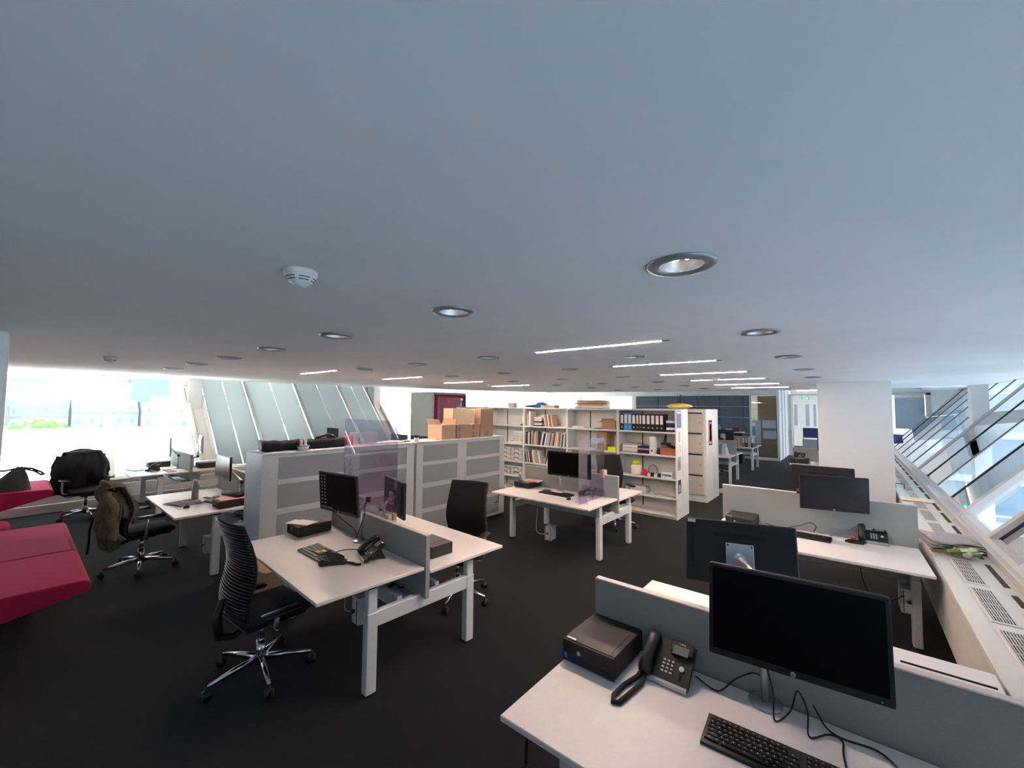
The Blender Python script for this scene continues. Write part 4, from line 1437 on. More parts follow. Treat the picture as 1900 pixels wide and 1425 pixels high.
hs = thing('phone_handset', 'black phone handset lying beside the picture keyboard', 'handset', (-3.06, 1.60, Z), -.6)
MB().tube([(0, -.1, .02), (0, -.08, .026), (0, -.03, .018), (0, .04, .018), (0, .07, .024), (0, .095, .018)], [.02, .026, .017, .017, .024, .016], 10).build('grip', 'black', hs, True)
MB().tube([(0, .09, .015), (.02, .14, .01), (.06, .17, .012), (.09, .2, .02)], .009, 8).build('coiled_cord', 'black_matte', hs, True)
cable('thin black cable across the desk by the cabinets', [(-3.28, 1.7, Z + .005), (-3.3, 1.82, Z + .005), (-3.15, 1.95, Z + .005), (-3.05, 1.96, Z + .02)])
cable('black video cable hanging below the icon monitor', [(-3.58, 1.85, 1.04), (-3.56, 1.9, .98), (-3.45, 1.98, .88), (-3.42, 2.0, .82)], r=.005)
cable('black cable running down the icon monitor arm', [(-3.25, 1.97, 1.14), (-3.3, 1.99, 1.0), (-3.4, 2.0, .86), (-3.42, 2.0, .8)], r=.004)
monitor('black monitor turned away on the far side by the cabinets', (-3.5, 2.26, .724), (-3.52, 2.45, 1.075), PI - .26, 0, .555, .345, elbow=(-3.56, 2.33, .95), post_h=.2)
tag(MB().lathe([(0, 0), (.03, 0), (.035, .03), (.02, .05), (0, .052)], 12, M=Matrix.Rotation(-PI / 2, 4, 'X')).build('red_ball', 'red', None, True, loc=(-3.49, 2.365, 1.06)), 'small red ball hanging behind the monitor by the cabinets', 'ball')
pc('black computer at the end of the far side by the cabinets', (-2.82, 2.345, .724), PI / 2 + PI - .05, .22, .31, .098, False, False)
px = thing('plexiglass_screen', 'large clear plexiglass sheet clamped on the divider by the cabinets', 'screen', (-3.5, 2.143, .99))
MB().box(-.45, .45, -.003, .003, .0, .85).build('sheet', 'plexi', px)
for x in (.37, -.37):
    MB().box(x - .03, x + .03, -.045, -.006, -.035, .04, .003).box(x - .03, x + .03, .006, .045, -.035, .04, .003).build('clamp', 'wood', px)
power_box((-3.0, 1.83, .29), -.05, 'grey power box hanging under the desk by the cabinets')
cable('thin cable drooping at the power box by the cabinets', [(-3.35, 1.85, .60), (-3.2, 1.78, .44), (-3.1, 1.73, .38), (-3.01, 1.73, .39)], 'tray')
ct = thing('carton', 'open cardboard carton on the floor against the near cabinet', 'box', (-4.70, 1.80, 0), .05)
MB().box(-.17, .17, -.13, .13, 0, .30).build('body', 'cardboard_light', ct)
MB().add([(-.17, -.13, .30), (.17, -.13, .30), (.17, -.2, .34), (-.17, -.2, .34)], [(0, 1, 2, 3)]).build('flap', 'cardboard_pale', ct, solid=.004)
MB().add([(-.17, -.13, .30), (-.17, .13, .30), (-.24, .13, .34), (-.24, -.13, .34)], [(0, 1, 2, 3)]).build('flap', 'cardboard_pale', ct, solid=.004)

# ---- desk before the bookcases
Z = .735
monitor('wide black monitor on the desk before the bookcases', (-3.35, 5.2, Z), (-3.02, 4.9, 1.185), 0, -.02, .69, .335, elbow=(-3.2, 5.15, 1.0), post_h=.22)
pc('black computer with pink papers before the bookcases', (-3.93, 5.18, Z), -.08, .29, .33, .085, False)
for k, (dx, rz) in enumerate(((.06, .2), (.02, .05))):
    tag(MB().box(-.12, .12, -.085, .085, 0, .004).build('paper_sheet', ('paper', 'paper_pink')[k % 2] if k else 'paper', loc=(-3.9 + dx, 5.2, Z + .089 + k * .0055), rz=rz),
        '%s sheet on the computer before the bookcases' % ('white lower', 'pale pink upper')[k], 'paper')
sb = thing('spray_bottle', 'small pale green bottle standing on the computer before the bookcases', 'bottle', (-4.02, 5.09, Z + .087))
MB().lathe([(0, 0), (.028, 0), (.03, .01), (.03, .06), (.012, .085), (.012, .1)], 16).build('bottle', 'lcd', sb, True)
MB().lathe([(0, .1), (.014, .1), (.014, .125), (0, .128)], 12).build('cap', 'paper', sb, True)
keyboard('black keyboard with notes on it before the bookcases', (-3.28, 4.98, Z), -.03, .50, .17)
tag(MB().box(-.09, .09, -.045, .045, 0, .004).build('note_pad', 'wood', loc=(-3.27, 5.0, Z + .031), rz=.1), 'beige note pad lying on the keyboard before the bookcases', 'notes')
mouse('black mouse beside the plexiglass sheet', (-2.97, 4.82, Z), .3)
phone('desk phone behind the plexiglass sheet before the bookcases', (-2.85, 5.05, Z), 0)
ps = thing('plexiglass_stand', 'upright clear plexiglass sheet standing on the desk before the bookcases', 'screen', (-2.70, 4.98, Z))
MB().box(-.0025, .0025, -.36, .34, .0, .82).build('sheet', 'plexi', ps)
for y in (-.27, .25):
    MB().add([(-.09, y, 0), (.09, y, 0), (.05, y, .11), (-.05, y, .11)], [(0, 1, 2, 3)]).build('foot', 'plexi', ps, solid=.004)
for k, x in enumerate((-2.72, -2.83)):
    pass
wc = thing('wooden_clamp', 'pale wooden clamp block on the divider before the bookcases', 'clamp', (-2.72, 5.335, 1.037))
MB().box(-.035, .035, -.045, -.024, -.04, .06, .003).box(-.035, .035, .024, .045, -.04, .06, .003).box(-.035, .035, -.0235, .0235, .003, .06).build('block', 'wood', wc)
power_box((-3.44, 5.08, .05), .1, 'grey power box hanging low under the desk before the bookcases')
cable('cable hanging from the desk before the bookcases to its power box', [(-3.72, 5.15, .48), (-3.74, 5.15, .28), (-3.66, 5.05, .12), (-3.45, 4.98, .14)], 'tray', .005)
cable('white strap of the power box before the bookcases', [(-3.6, 5.15, .5), (-3.5, 5.12, .35), (-3.44, 5.1, .25)], 'tray', .004)

# ---- desk with olive jacket chair
Z = .74
monitor('black monitor on the desk left of the cabinets', (-6.1, 1.92, Z), (-6.22, 1.75, 1.17), 0, 0, .56, .30, 'screen_dim', elbow=(-5.95, 1.88, 1.0), post_h=.2, back='bezel')
pc('black computer half hidden by the cabinet side', (-5.86, 1.75, Z), .05, .22, .33, .09, False)
tag(MB().box(-.11, .11, -.15, .15, 0, .004).build('pink_folder', 'paper_pink', loc=(-5.86, 1.76, Z + .094)), 'pink folder lying on the half-hidden computer', 'folder')
tag(MB().box(-.16, .16, -.05, .05, 0, .05, .018).build('pencil_case', 'black', None, True, loc=(-5.95, 1.79, Z + .099), rz=.3), 'black pencil case on the pink folder', 'case')
bt2 = thing('water_bottle', 'steel water bottle on the desk left of the cabinets', 'bottle', (-6.62, 1.56, Z))
MB().lathe([(0, 0), (.035, 0), (.037, .01), (.037, .17), (.02, .205), (.02, .22)], 18).build('body', 'alu_grey', bt2, True)
MB().lathe([(0, .22), (.023, .22), (.023, .25), (0, .255)], 14).build('cap', 'silver', bt2, True)
mg2 = thing('magazine', 'open glossy magazine beside the steel bottle', 'magazine', (-6.42, 1.40, Z), .3)
MB().grid(lambda u, v: ((u - .5) * .36, (v - .5) * .26, .004 + .02 * math.sin(u * PI * 2) ** 2), 13, 3).build('pages', 'paper_grey', mg2, True, solid=.003)
mouse('dark mouse near the open magazine', (-6.14, 1.37, Z), 1.2)
nb_ = thing('notebook_stack', 'two dark notebooks with a cup-shaped box on top', 'notebooks', (-6.24, 1.69, Z), .2)
MB().box(-.12, .12, -.085, .085, 0, .012, .002).build('lower_notebook', 'bag', nb_)
MB().box(-.1, .11, -.075, .08, .0125, .024, .002).build('upper_notebook', 'paper_grey', nb_)
MB().box(-.035, .035, -.03, .03, .0245, .075, .008).build('small_box', 'wood', nb_)
tag(MB().box(-.07, .07, -.025, .025, 0, .012, .004).build('glasses_case', 'black', loc=(-6.55, 1.68, Z), rz=.2), 'small black case behind the steel bottle', 'case')
tag(MB().box(-.05, .05, -.015, .015, 0, .004).build('paper_slip', 'paper', loc=(-6.12, 1.30, Z), rz=.1), 'white slip of paper at the desk edge near the mouse', 'paper')
power_box((-6.0, 1.6, .2), .1, 'grey power box beside the cabinet side panel')
# tissue box on the divider
tb = tag(MB().lathe([(0, 0), (.05, 0), (.06, .05), (.03, .09), (.01, .1), (0, .1)], 10).build('tissue_pack', 'paper_grey', None, True, loc=(-6.35, 2.16, .74)), 'crumpled tissue pack by the grey divider left of the cabinets', 'tissues')

# ---- desk by the big left window
monitor('bright-lit monitor on the desk at the big left window', (-9.95, 2.05, Z), (-10.086, 1.905, 1.162), 0, 0, .54, .345, 'monitor_back_light', 'monitor_back_light', elbow=(-9.8, 2.03, 1.0), post_h=.22)  # bright light on screen and casing is put in as pale colour
pc('pale-lit computer box at the left window desk', (-10.55, 1.87, Z), 0, .27, .33, .1, False)
phone('desk phone on the left window desk', (-9.95, 1.62, Z), -.5, red=False)
tag(MB().box(-.15, .15, -.11, .11, 0, .012, .002).build('blue_folder', 'blue', loc=(-10.22, 1.52, Z), rz=.25), 'blue glossy folder on the left window desk', 'folder')
tag(MB().box(-.2, .2, -.06, .06, 0, .015, .004).build('letter_tray', 'paper_grey', loc=(-9.68, 1.88, Z), rz=.05), 'long grey box lid on the left window desk', 'tray')
tag(MB().box(-.2, .2, -.06, .06, 0, .01, .003).build('slim_keyboard', 'tray', loc=(-10.45, 1.48, Z), rz=.15), 'slim pale keyboard on the left window desk', 'keyboard')
monitor('pale-backed monitor behind the left window desk divider', (-10.0, 2.3, Z), (-10.14, 2.45, 1.165), PI - .15, 0, .54, .34, back='monitor_back_light', plate=False, elbow=(-9.9, 2.35, .95), post_h=.2)
pc('black computer behind the left window desk divider', (-9.75, 2.48, Z), PI, .27, .33, .1, False, False)
mouse('black mouse on the far side of the left window desk', (-9.5, 2.75, Z), .8)

# ---- monitors peeking over the cabinets
for k, (x, y, rz, lab) in enumerate(((-7.1, 2.55, PI, 'dark monitor peeking over the cabinet beside the tripod bag'),
                                     (-7.0, 4.95, 0, 'dark monitor peeking over cabinets behind the basket'),
                                     (-6.35, 4.95, 0, 'grey monitor peeking over cabinets left of the mug'),
                                     (-6.3, 5.65, PI, 'grey monitor peeking over cabinets right of the mug'),
                                     (-10.0, 5.1, 0, 'small dark monitor behind the cabinets near the blinds'))):
    yb = y + (.2 if rz == 0 else -.2)
    monitor(lab, (x, yb, .74), (x, y, 1.24), rz, 0, .54, .33, logo_on=False, post_h=.3, elbow=(x + .1, (y + yb) / 2 + (.02 if rz == 0 else -.02), 1.1))

# ================================================================ things on the cabinets
CT = 1.436
bgt = thing('tripod_bag', 'long black tripod bag lying on the near cabinet', 'bag', (-5.14, 2.3, CT), 0)
def bagtube(u, v):
    a = u * 2 * PI
    y = -.5 + v * 1.0
    e = min(1, 8 * min(v, 1 - v) + .75)
    r = .062 * e * (1 + .06 * math.sin(v * 20) + .05 * math.sin(v * 47 + a))
    return (r * math.cos(a) * 1.1, y, max(0.0, .062 + r * math.sin(a)))
MB().grid(bagtube, 16, 40, True).build('case', 'coat_black', bgt, True)
MB().tube([(.0, .1, .12), (.0, .18, .15), (.0, .26, .165), (0, .32, .15), (0, .36, .125)], [.014, .018, .022, .018, .012], 8).build('handle', 'black', bgt, True)
MB().lathe([(0, 0), (.05, 0), (.05, .012), (0, .012)], 14, M=Matrix.Translation((0, -.5, .062)) @ Matrix.Rotation(PI / 2, 4, 'X')).build('end_cap', 'black', bgt)
fc = thing('food_container', 'small white plastic tub with blue rim on the near cabinet', 'container', (-5.05, 2.22, CT))
MB().lathe([(0, 0), (.052, 0), (.066, .05), (.06, .05), (.05, .008), (0, .008)], 20).build('tub', 'paper', fc, True)
MB().lathe([(.063, .048), (.07, .048), (.07, .056), (.063, .056)], 20, cap=False).build('rim', 'blue', fc, True)
for k, (dy, m) in enumerate(((-.025, 'wood'), (.025, 'paper'))):
    f = thing('figurine', '%s little figurine in the white plastic tub' % ('beige', 'white')[k], 'figurine', (-5.05, 2.22 + dy, CT + .01))
    MB().lathe([(0, 0), (.022, 0), (.028, .03), (.02, .06), (.012, .068), (.02, .085), (.014, .105), (0, .11)], 12).build('body', m, f, True)
    MB().tube([(0, -.012, .1), (0, -.016, .125)], .006, 6).tube([(0, .012, .1), (0, .016, .125)], .006, 6).build('ear', m, f, True)
bk = thing('plastic_basket', 'clear slatted plastic basket on the cabinets', 'basket', (-5.26, 3.13, CT))
b = MB()
for k in range(11):
    y = -.14 + k * .028
    for x in (-.1, .1):
        b.box(x - .003, x + .003, y - .006, y + .006, .01, .15)
for k in range(8):
    x = -.1 + k * .0286
    for y in (-.14, .14):
        b.box(x - .006, x + .006, y - .003, y + .003, .01, .15)
b.build('slats', 'clear_plastic', bk)
MB().box(-.1, .1, -.14, .14, 0, .01).box(-.112, .112, -.152, -.14, .15, .162).box(-.112, .112, .14, .152, .15, .162).box(-.112, -.1, -.14, .14, .15, .162).box(.1, .112, -.14, .14, .15, .162).build('rim_and_base', 'clear_plastic', bk)
for k, (y, m, lab) in enumerate(((3.42, 'paper_grey', 'folded newspaper on the cabinets near the mug'), (3.55, 'paper', 'loose white papers on the cabinets near the mug'),
                                 (2.86, 'red', 'dark red book standing behind the tripod bag end'), (3.68, 'black', 'thin black folder on the cabinets near the mug'))):
    if k == 2:
        tag(MB().box(-.1, .1, -.02, .02, 0, .13, .003).build('book', 'red', loc=(-5.25, 2.9, CT)), lab, 'book')
    else:
        tag(MB().box(-.13, .13, -.1, .1, 0, .006 + .003 * k).build('papers', m, loc=(-5.18 - .02 * k, y + (.02 if k else -.08), CT + (.0 if k != 1 else .0095)), rz=.2 * k - .2), lab, 'papers')
mug = thing('mug', 'white mug with blue pattern on the cabinet joint', 'mug', (-5.06, 3.885, CT))
MB().lathe([(0, 0), (.034, 0), (.037, .01), (.037, .1), (.033, .1), (.033, .01), (0, .008)], 20).build('cup', 'paper', mug, True)
MB().lathe([(.0373, .06), (.0378, .062), (.0378, .098), (.0373, .1)], 20).build('blue_band', 'navy', mug, True)
MB().tube([(0, .036, .08), (0, .06, .075), (0, .063, .045), (0, .036, .03)], .006, 6).build('handle', 'navy', mug, True)
tag(MB().lathe([(0, 0), (.03, 0), (.03, .02), (0, .024)], 14).build('tape_roll', 'clear_plastic', None, True, loc=(-5.05, 4.28, CT)), 'clear tape roll beside the open cardboard box', 'tape')

def carton(label, x0, x1, y0, y1, z0, z1, m, flaps=False, tapes=()):
    t = thing('cardboard_box', label, 'box', ((x0 + x1) / 2, (y0 + y1) / 2, z0), 0)
    w, d, h = (x1 - x0) / 2, (y1 - y0) / 2, z1 - z0
    MB().box(-w, w, -d, d, 0, h, .003).build('body', m, t)
    if flaps:
        MB().add([(-w, -d, h), (w, -d, h), (w - .02, -d - .05, h + .09), (-w + .02, -d - .05, h + .09)], [(0, 1, 2, 3)]).build('flap', 'cardboard_light', t, solid=.005)
        MB().add([(-w, d, h), (w, d, h), (w - .02, d + .03, h + .09), (-w + .02, d + .03, h + .09)], [(0, 1, 2, 3)]).build('flap', 'cardboard', t, solid=.005)
    for (a, b, zz0, zz1) in tapes:
        MB().box(w - .001, w + .001, -d + a, -d + b, zz0, zz1).build('tape_label', 'tape', t)
    return t
c1 = carton('open cardboard box with raised flaps on the cabinet', -5.40, -5.05, 4.37, 4.67, CT, CT + .235, 'cardboard_light', True)
carton('closed brown cardboard box with tape labels on the cabinet', -5.36, -5.06, 4.70, 5.25, CT, CT + .23, 'cardboard', False, ((.03, .09, .0, .22), (.36, .42, .14, .22), (.36, .42, .0, .1)))
carton('tall brown cardboard box at the right on the cabinet', -5.36, -5.06, 5.27, 5.60, CT, CT + .50, 'cardboard', False, ((.1, .2, .01, .09),))
carton('pale cardboard box stacked behind the closed box on the cabinet', -5.42, -5.18, 4.72, 5.24, CT + .231, CT + .50, 'cardboard_pale')

# ================================================================ bookcase contents
def inside(unit):
    return BX[unit] + .035, BX[unit + 1] - .035
BCOL = [('white', (224, 222, 218)), ('grey', (150, 152, 156)), ('black', (28, 28, 32)), ('red', (170, 36, 48)), ('navy', (34, 44, 92)), ('orange', (202, 96, 52)),
        ('teal', (50, 110, 120)), ('maroon', (104, 30, 44)), ('pale blue', (160, 184, 206)), ('beige', (202, 186, 158)), ('pink', (214, 130, 150)), ('green', (72, 118, 76))]
for nme, c in BCOL:
    mat('book_' + nme.replace(' ', '_'), c, .6, 0, .05, 40)
bmesh_cache = {}
def book(label, x, z, w, h, d, colname, lean=0.0, y=BY + .02, grp='books'):
    key = (round(w, 3), round(h, 2), round(d, 2), colname)
    t = thing('book', label, 'book', (x, y, z), 0, grp)
    cov = MB().box(0, w, 0, d, 0, h, .0015)
    pag = MB().box(.002, w - .002, .004, d + .0005, .004, h + .0008)
    R = Matrix.Rotation(lean, 4, 'Y')
    lift = max(0.0, math.sin(lean) * w)
    for nm, mb, m in (('cover', cov, 'book_' + colname.replace(' ', '_')), ('pages', pag, 'paper')):
        if nm == 'pages':
            mb = MB().box(.0025, w - .0025, .006, d - .001, h, h + .0012)
        o = mb.build(nm, m, t)
        o.matrix_local = Matrix.Translation((0, 0, lift + .0005)) @ R
    return t
def book_row(unit, shelf, x0, x1, n_desc, rnd, hmin, hmax, lean=0.0, grp='magazines'):
    x = x0
    k = 0
    seen = {}
    while True:
        w = rnd.uniform(.014, .036)
        if x + w > x1:
            break
        nme = rnd.choice(['white', 'grey', 'black', 'black', 'navy', 'maroon', 'white', 'grey', 'black', 'grey', 'pale blue', 'red', 'orange', 'beige', 'teal', 'white'])
        h = rnd.uniform(hmin, hmax)
        le = lean((x - x0) / (x1 - x0)) if lean else 0
        book('%s-spined magazine, %s from left on the %s' % (nme, ORD[k], n_desc), x, SHZ[shelf], w, h, rnd.uniform(.19, .235), nme, le, BY + .02, grp)
        nx = lean((x + w - x0) / (x1 - x0)) if lean else 0
        x += w / math.cos(le) + .0015 + (.085 if le < 0 and nx >= 0 else .03 if le == 0 and nx > 0 else 0)
        k += 1
rnd = random.Random(3)
a, b = inside(2)
book_row(2, 3, a + .02, b - .03, 'second magazine shelf', rnd, .25, .31, lambda f: 0 if f < .3 else .2 if f < .72 else .1, grp='magazines on the second shelf')
book_row(2, 2, a + .02, b - .03, 'third magazine shelf', rnd, .24, .30, lambda f: -.2 if f < .4 else .24, grp='magazines on the third shelf')
def lying(label, x, y, z, w, d, h, m, rz=0, name='folder', cat='folder'):
    return tag(MB().box(-w / 2, w / 2, -d / 2, d / 2, 0, h, .002).build(name, m, loc=(x, y, z), rz=rz), label, cat)
# top shelf of the magazine bookcase
book('white book standing at left of the top magazine shelf', a + .06, SHZ[4], .02, .27, .2, 'white')
book('tall white binder-like book on the top magazine shelf', a + .1, SHZ[4], .05, .33, .22, 'white')
for k, m in enumerate(('book_black', 'book_white', 'book_grey', 'book_black', 'book_white', 'book_beige', 'book_white')):
    lying('%s of the lying magazines stacked on the top magazine shelf, counted from below' % ORD[k], a + .34 + .006 * (k % 3), BY + .15, SHZ[4] + k * .0285, .2, .25, .028, m, .04 * (k % 3), 'magazine', 'magazine')
for k, (nme, le) in enumerate((('white', -.2), ('grey', -.2), ('white', -.17), ('orange', -.15), ('beige', -.14))):
    book('%s leaning book, %s of the leaning ones on the top magazine shelf' % (nme, ORD[k]), a + .55 + k * .045, SHZ[4], .03, .26, .2, nme, le)
lying('flat white envelope at right of the top magazine shelf', b - .12, BY + .14, SHZ[4], .22, .2, .02, 'paper', .1, 'envelope', 'envelope')
# plastic cases bookcase
a, b = inside(1)
def plastic_case(label, x, y, z, w, d, h, m='clear_box', n=2):
    t = thing('plastic_case', label, 'case', (x, y, z), 0, 'clear plastic cases')
    MB().box(-w / 2, w / 2, -d / 2, d / 2, 0, h - .012, .006).build('tub', m, t)
    MB().box(-w / 2 - .004, w / 2 + .004, -d / 2 - .004, d / 2 + .004, h - .0119, h, .004).build('lid', 'paper', t)
    MB().tube([(-w * .2, -d / 2 - .004, h * .6), (-w * .2, -d / 2 - .02, h * .85), (0, -d / 2 - .024, h * .95), (w * .2, -d / 2 - .02, h * .85), (w * .2, -d / 2 - .004, h * .6)], .007, 6).build('handle', 'black', t, True)
    MB().box(-w * .12, w * .12, -d / 2 - .002, -d / 2 + .001, h * .15, h * .45).build('label_tag', 'paper', t)
    return t
for r, (z0, nrow) in enumerate(((SHZ[2], 3), (SHZ[1], 2))):
    for k in range(nrow):
        for q in range(2):
            plastic_case('clear plastic case with black handle, %s from below, %s stack, %s case shelf' % (ORD[k], ('left', 'right')[q], ('upper', 'lower')[r]),
                         b - .55 + q * .36, BY + .15, z0 + k * .1, .33, .24, .098)
for k in range(4):
    t = thing('drawer_box', 'small grey drawer box, %s from below in the stack above the plastic cases' % ORD[k], 'box', (b - .17, BY + .15, SHZ[3] + .045 + k * .062), 0, 'small grey drawer boxes')
    MB().box(-.14, .14, -.11, .11, 0, .06, .003).build('body', 'clear_box', t)
    for q in (-.06, .06):
        MB().cyl((q, -.11, .03), (q, -.116, .03), .012, n=10).build('knob', 'paper', t)
lying('flat white and red carton under the small drawer boxes', b - .24, BY + .15, SHZ[3], .42, .24, .042, 'book_white', 0, 'carton', 'box')
lying('flat dark folder on the bottom of the plastic case shelves', b - .3, BY + .15, SHZ[0], .4, .25, .05, 'paper_grey')
tb2 = thing('table_tripod', 'white upright tube on the top shelf above the drawer boxes', 'tube', (b - .08, BY + .12, SHZ[4]))
MB().cyl((0, 0, .02), (0, 0, .22), .016, n=10).build('tube', 'paper', tb2, True)
MB().box(-.05, .05, -.03, .03, 0, .0195).build('base', 'black', tb2)
a0, b0 = inside(0)
for k in range(4):
    lying('dark case standing at the far left shelf end, %s' % ORD[k], a0 + .05 + k * .07, BY + .12, SHZ[4], .04, .2, .3, ('alu_grey', 'black', 'tray', 'black')[k], 0, 'camera_case', 'case')
# mostly empty bookcase
a, b = inside(3)
lying('white flat router box on the top shelf of the mostly empty bookcase', a + .2, BY + .14, SHZ[4], .28, .16, .04, 'paper', 0, 'router', 'router')
oc = thing('open_carton', 'brown open carton with flaps on the mostly empty bookcase top shelf', 'box', (b - .17, BY + .15, SHZ[4]))
MB().box(-.15, .15, -.11, .11, 0, .17, .003).build('body', 'cardboard', oc)
MB().add([(-.15, -.11, .17), (.15, -.11, .17), (.13, -.17, .22), (-.13, -.17, .22)], [(0, 1, 2, 3)]).build('flap', 'cardboard_pale', oc, solid=.004)
MB().add([(-.15, -.11, .17), (-.15, .11, .17), (-.23, .11, .14), (-.23, -.11, .14)], [(0, 1, 2, 3)]).build('flap', 'cardboard', oc, solid=.004)
lying('thin dark red tray beside the brown open carton', b - .42, BY + .12, SHZ[4], .16, .14, .012, 'book_maroon', 0, 'tray', 'tray')
for k, (x0, w, z0, h, m, lab) in enumerate(((b - .33, .2, 0, .12, 'cardboard', 'lower small carton of the stack beside the yellow box'),
                                            (b - .33, .18, .121, .1, 'cardboard_light', 'middle small carton of the stack beside the yellow box'),
                                            (b - .34, .22, .222, .14, 'cardboard', 'top small carton of the stack beside the yellow box'))):
    lying(lab, x0, BY + .15, SHZ[3] + z0, w, .18, h, m, 0, 'carton', 'box')
lying('bright yellow-green box beside the small carton stack', b - .10, BY + .10, SHZ[3], .17, .16, .08, 'yellow_green', 0, 'yellow_box', 'box')
lying('white card leaning in the mostly empty bookcase', b - .06, BY + .245, SHZ[3] + .001, .16, .01, .3, 'paper', .2, 'card', 'card')
lying('white adhesive dispenser on the middle shelf of the mostly empty bookcase', a + .52, BY + .1, SHZ[3], .16, .12, .03, 'paper', .1, 'dispenser', 'dispenser')
tag(MB().lathe([(0, 0), (.022, 0), (.022, .14), (.01, .15), (0, .15)], 12).build('glue_stick', 'paper', None, True, loc=(a + .64, BY + .1, SHZ[3])), 'white upright glue bottle in the mostly empty bookcase', 'bottle')
lying('cream storage box behind the plexiglass on the lower shelf', b - .32, BY + .12, SHZ[2], .34, .2, .11, 'locker', 0, 'storage_box', 'box')
tag(MB().lathe([(0, 0), (.05, 0), (.06, .1), (.055, .1), (.046, .01), (0, .01)], 12).build('pen_pot', 'book_pink', None, True, loc=(b - .17, BY + .12, SHZ[2] + .1105)), 'pink pot standing on the cream storage box', 'pot')
tag(MB().lathe([(0, 0), (.07, 0), (.08, .1), (.06, .14), (0, .15)], 14).build('glass_jar', 'clear_box', None, True, loc=(b - .62, BY + .12, SHZ[2])), 'round grey jar on the lower shelf behind plexiglass', 'jar')
# binders
a, b = inside(4)
bx = a + .01
def binder(label, x, z, w, h, m, d=.24, lab_on=True, lean=0):
    t = thing('lever_arch_binder', label, 'binder', (x + w / 2, BY + .025, z), 0, 'lever arch binders')
    MB().box(-w / 2, w / 2, 0, d, 0, h, .003).build('cover', m, t)
    if lab_on:
        MB().box(-w * .34, w * .34, -.001, .0005, h * .42, h * .93).build('spine_label', 'paper', t)
        MB().cyl((0, -.0016, h * .2), (0, .001, h * .2), w * .2, n=12).build('finger_hole', 'silver' if m != 'paper' else 'black', t)
    return t
bi = 0
spec = [('black', .075), ('blue_bright', .075), ('blue_bright', .075), ('black', .08), ('black', .055), ('black', .05), ('black', .08), ('black', .08), ('black', .08), ('black', .08), ('black', .07)]
nb_black = 0
for m, w in spec:
    if m == 'black':
        lab = 'black lever arch binder with white label, %s black one from left' % ORD[nb_black]
        nb_black += 1
    else:
        lab = 'bright blue lever arch binder, %s one' % ('left' if bi == 1 else 'right')
    binder(lab, bx, SHZ[4], w, .315 if m == 'black' else .325, m)
    bx += w + .004
    bi += 1
for k in range(5):
    lying('%s of the document piles right of the binders, counted from below' % ORD[k], b - .09 + .006 * (k % 2), BY + .15, SHZ[4] + k * .041, .15, .22, .04, ('navy', 'paper', 'black', 'navy', 'tray')[k], .06 * (k % 3), 'document_pile', 'documents')
for k in range(5):
    lying('%s of the white brochures stacked under the binders, counted from below' % ORD[k], a + .2 + .01 * (k % 2), BY + .14, SHZ[3] + k * .036, .3, .24, .035, ('paper_grey', 'paper', 'locker', 'paper', 'paper_grey')[k], .03 * (k - 2), 'brochure_stack', 'brochures')
for k in range(4):
    lying('%s of the navy brochures stacked under the binders, counted from below' % ORD[k], a + .46, BY + .14, SHZ[3] + k * .033, .22, .22, .032, ('navy', 'black', 'paper_grey', 'navy')[k], .05 * (k - 1), 'navy_brochures', 'brochures')
binder('single white lever arch binder on the second binder shelf', a + .585, SHZ[3], .09, .32, 'paper')
tag(MB().lathe([(0, 0), (.035, 0), (.035, .1), (.02, .12), (0, .12)], 12).build('ink_bottle', 'navy', None, True, loc=(a + .735, BY + .12, SHZ[3])), 'small navy bottle between white binder and orange box', 'bottle')
ob = thing('orange_crate', 'orange-brown box under a black stapler at the shelf end', 'box', (b - .13, BY + .15, SHZ[3]))
MB().box(-.14, .14, -.12, .12, 0, .11, .004).build('body', 'orange_box', ob)
MB().box(-.146, .146, -.126, .126, .11, .12, .003).build('rim', 'orange_box', ob)
st = thing('desk_lamp_head', 'black angled clamp lamp lying on the orange box', 'lamp', (b - .17, BY + .15, SHZ[3] + .121))
MB().tube([(.14, 0, .02), (.0, 0, .05), (-.05, 0, .12), (-.03, 0, .25)], [.02, .024, .03, .018], 8).build('arm', 'black', st, True)
MB().box(-.12, .06, -.05, .05, .06, .1, .02).build('head', 'black', st, True)
tag(MB().lathe([(0, 0), (.09, 0), (.1, .03), (.1, .16), (.09, .17), (0, .18)], 18).build('white_tub', 'paper', None, True, loc=(a + .28, BY + .15, SHZ[2])), 'round white plastic tub on the third binder shelf', 'tub')
tag(MB().lathe([(0, 0), (.06, 0), (.07, .06), (.05, .08), (0, .085)], 14).build('green_bowl', 'yellow_green', None, True, loc=(a + .28, BY + .15, SHZ[2] + .1805)), 'yellow-green bowl on top of the white tub', 'bowl')
tag(MB().lathe([(0, 0), (.05, .01), (.06, .06), (.04, .1), (0, .11)], 12).build('red_pouch', 'red', None, True, loc=(a + .465, BY + .10, SHZ[2])), 'small red pouch beside the white tub', 'pouch')
tag(MB().lathe([(0, .0), (.05, .0), (.09, .06), (.09, .13), (.05, .19), (0, .2)], 14).build('glass_globe', 'clear_plastic', None, True, loc=(a + .57, BY + .235, SHZ[2])), 'clear round bag behind the red pouch', 'bag')
for k, m in enumerate(('paper', 'black', 'paper', 'black')):
    lying('small %s item, %s in the row before the blue-white carton' % (('white', 'black')[k % 2], ORD[k]), a + .56 + k * .062, BY + .07, SHZ[2], .05, .06, .05 + .02 * (k % 2), m, .08 * k, 'toy_block', 'toy')
tc = thing('tissue_carton', 'blue and white small carton on the third binder shelf', 'box', (b - .16, BY + .11, SHZ[2]))
MB().box(-.09, .09, -.05, .05, 0, .1, .003).build('body', 'paper', tc)
MB().box(-.08, .08, -.052, -.05, .03, .07).build('blue_print', 'blue_bright', tc)
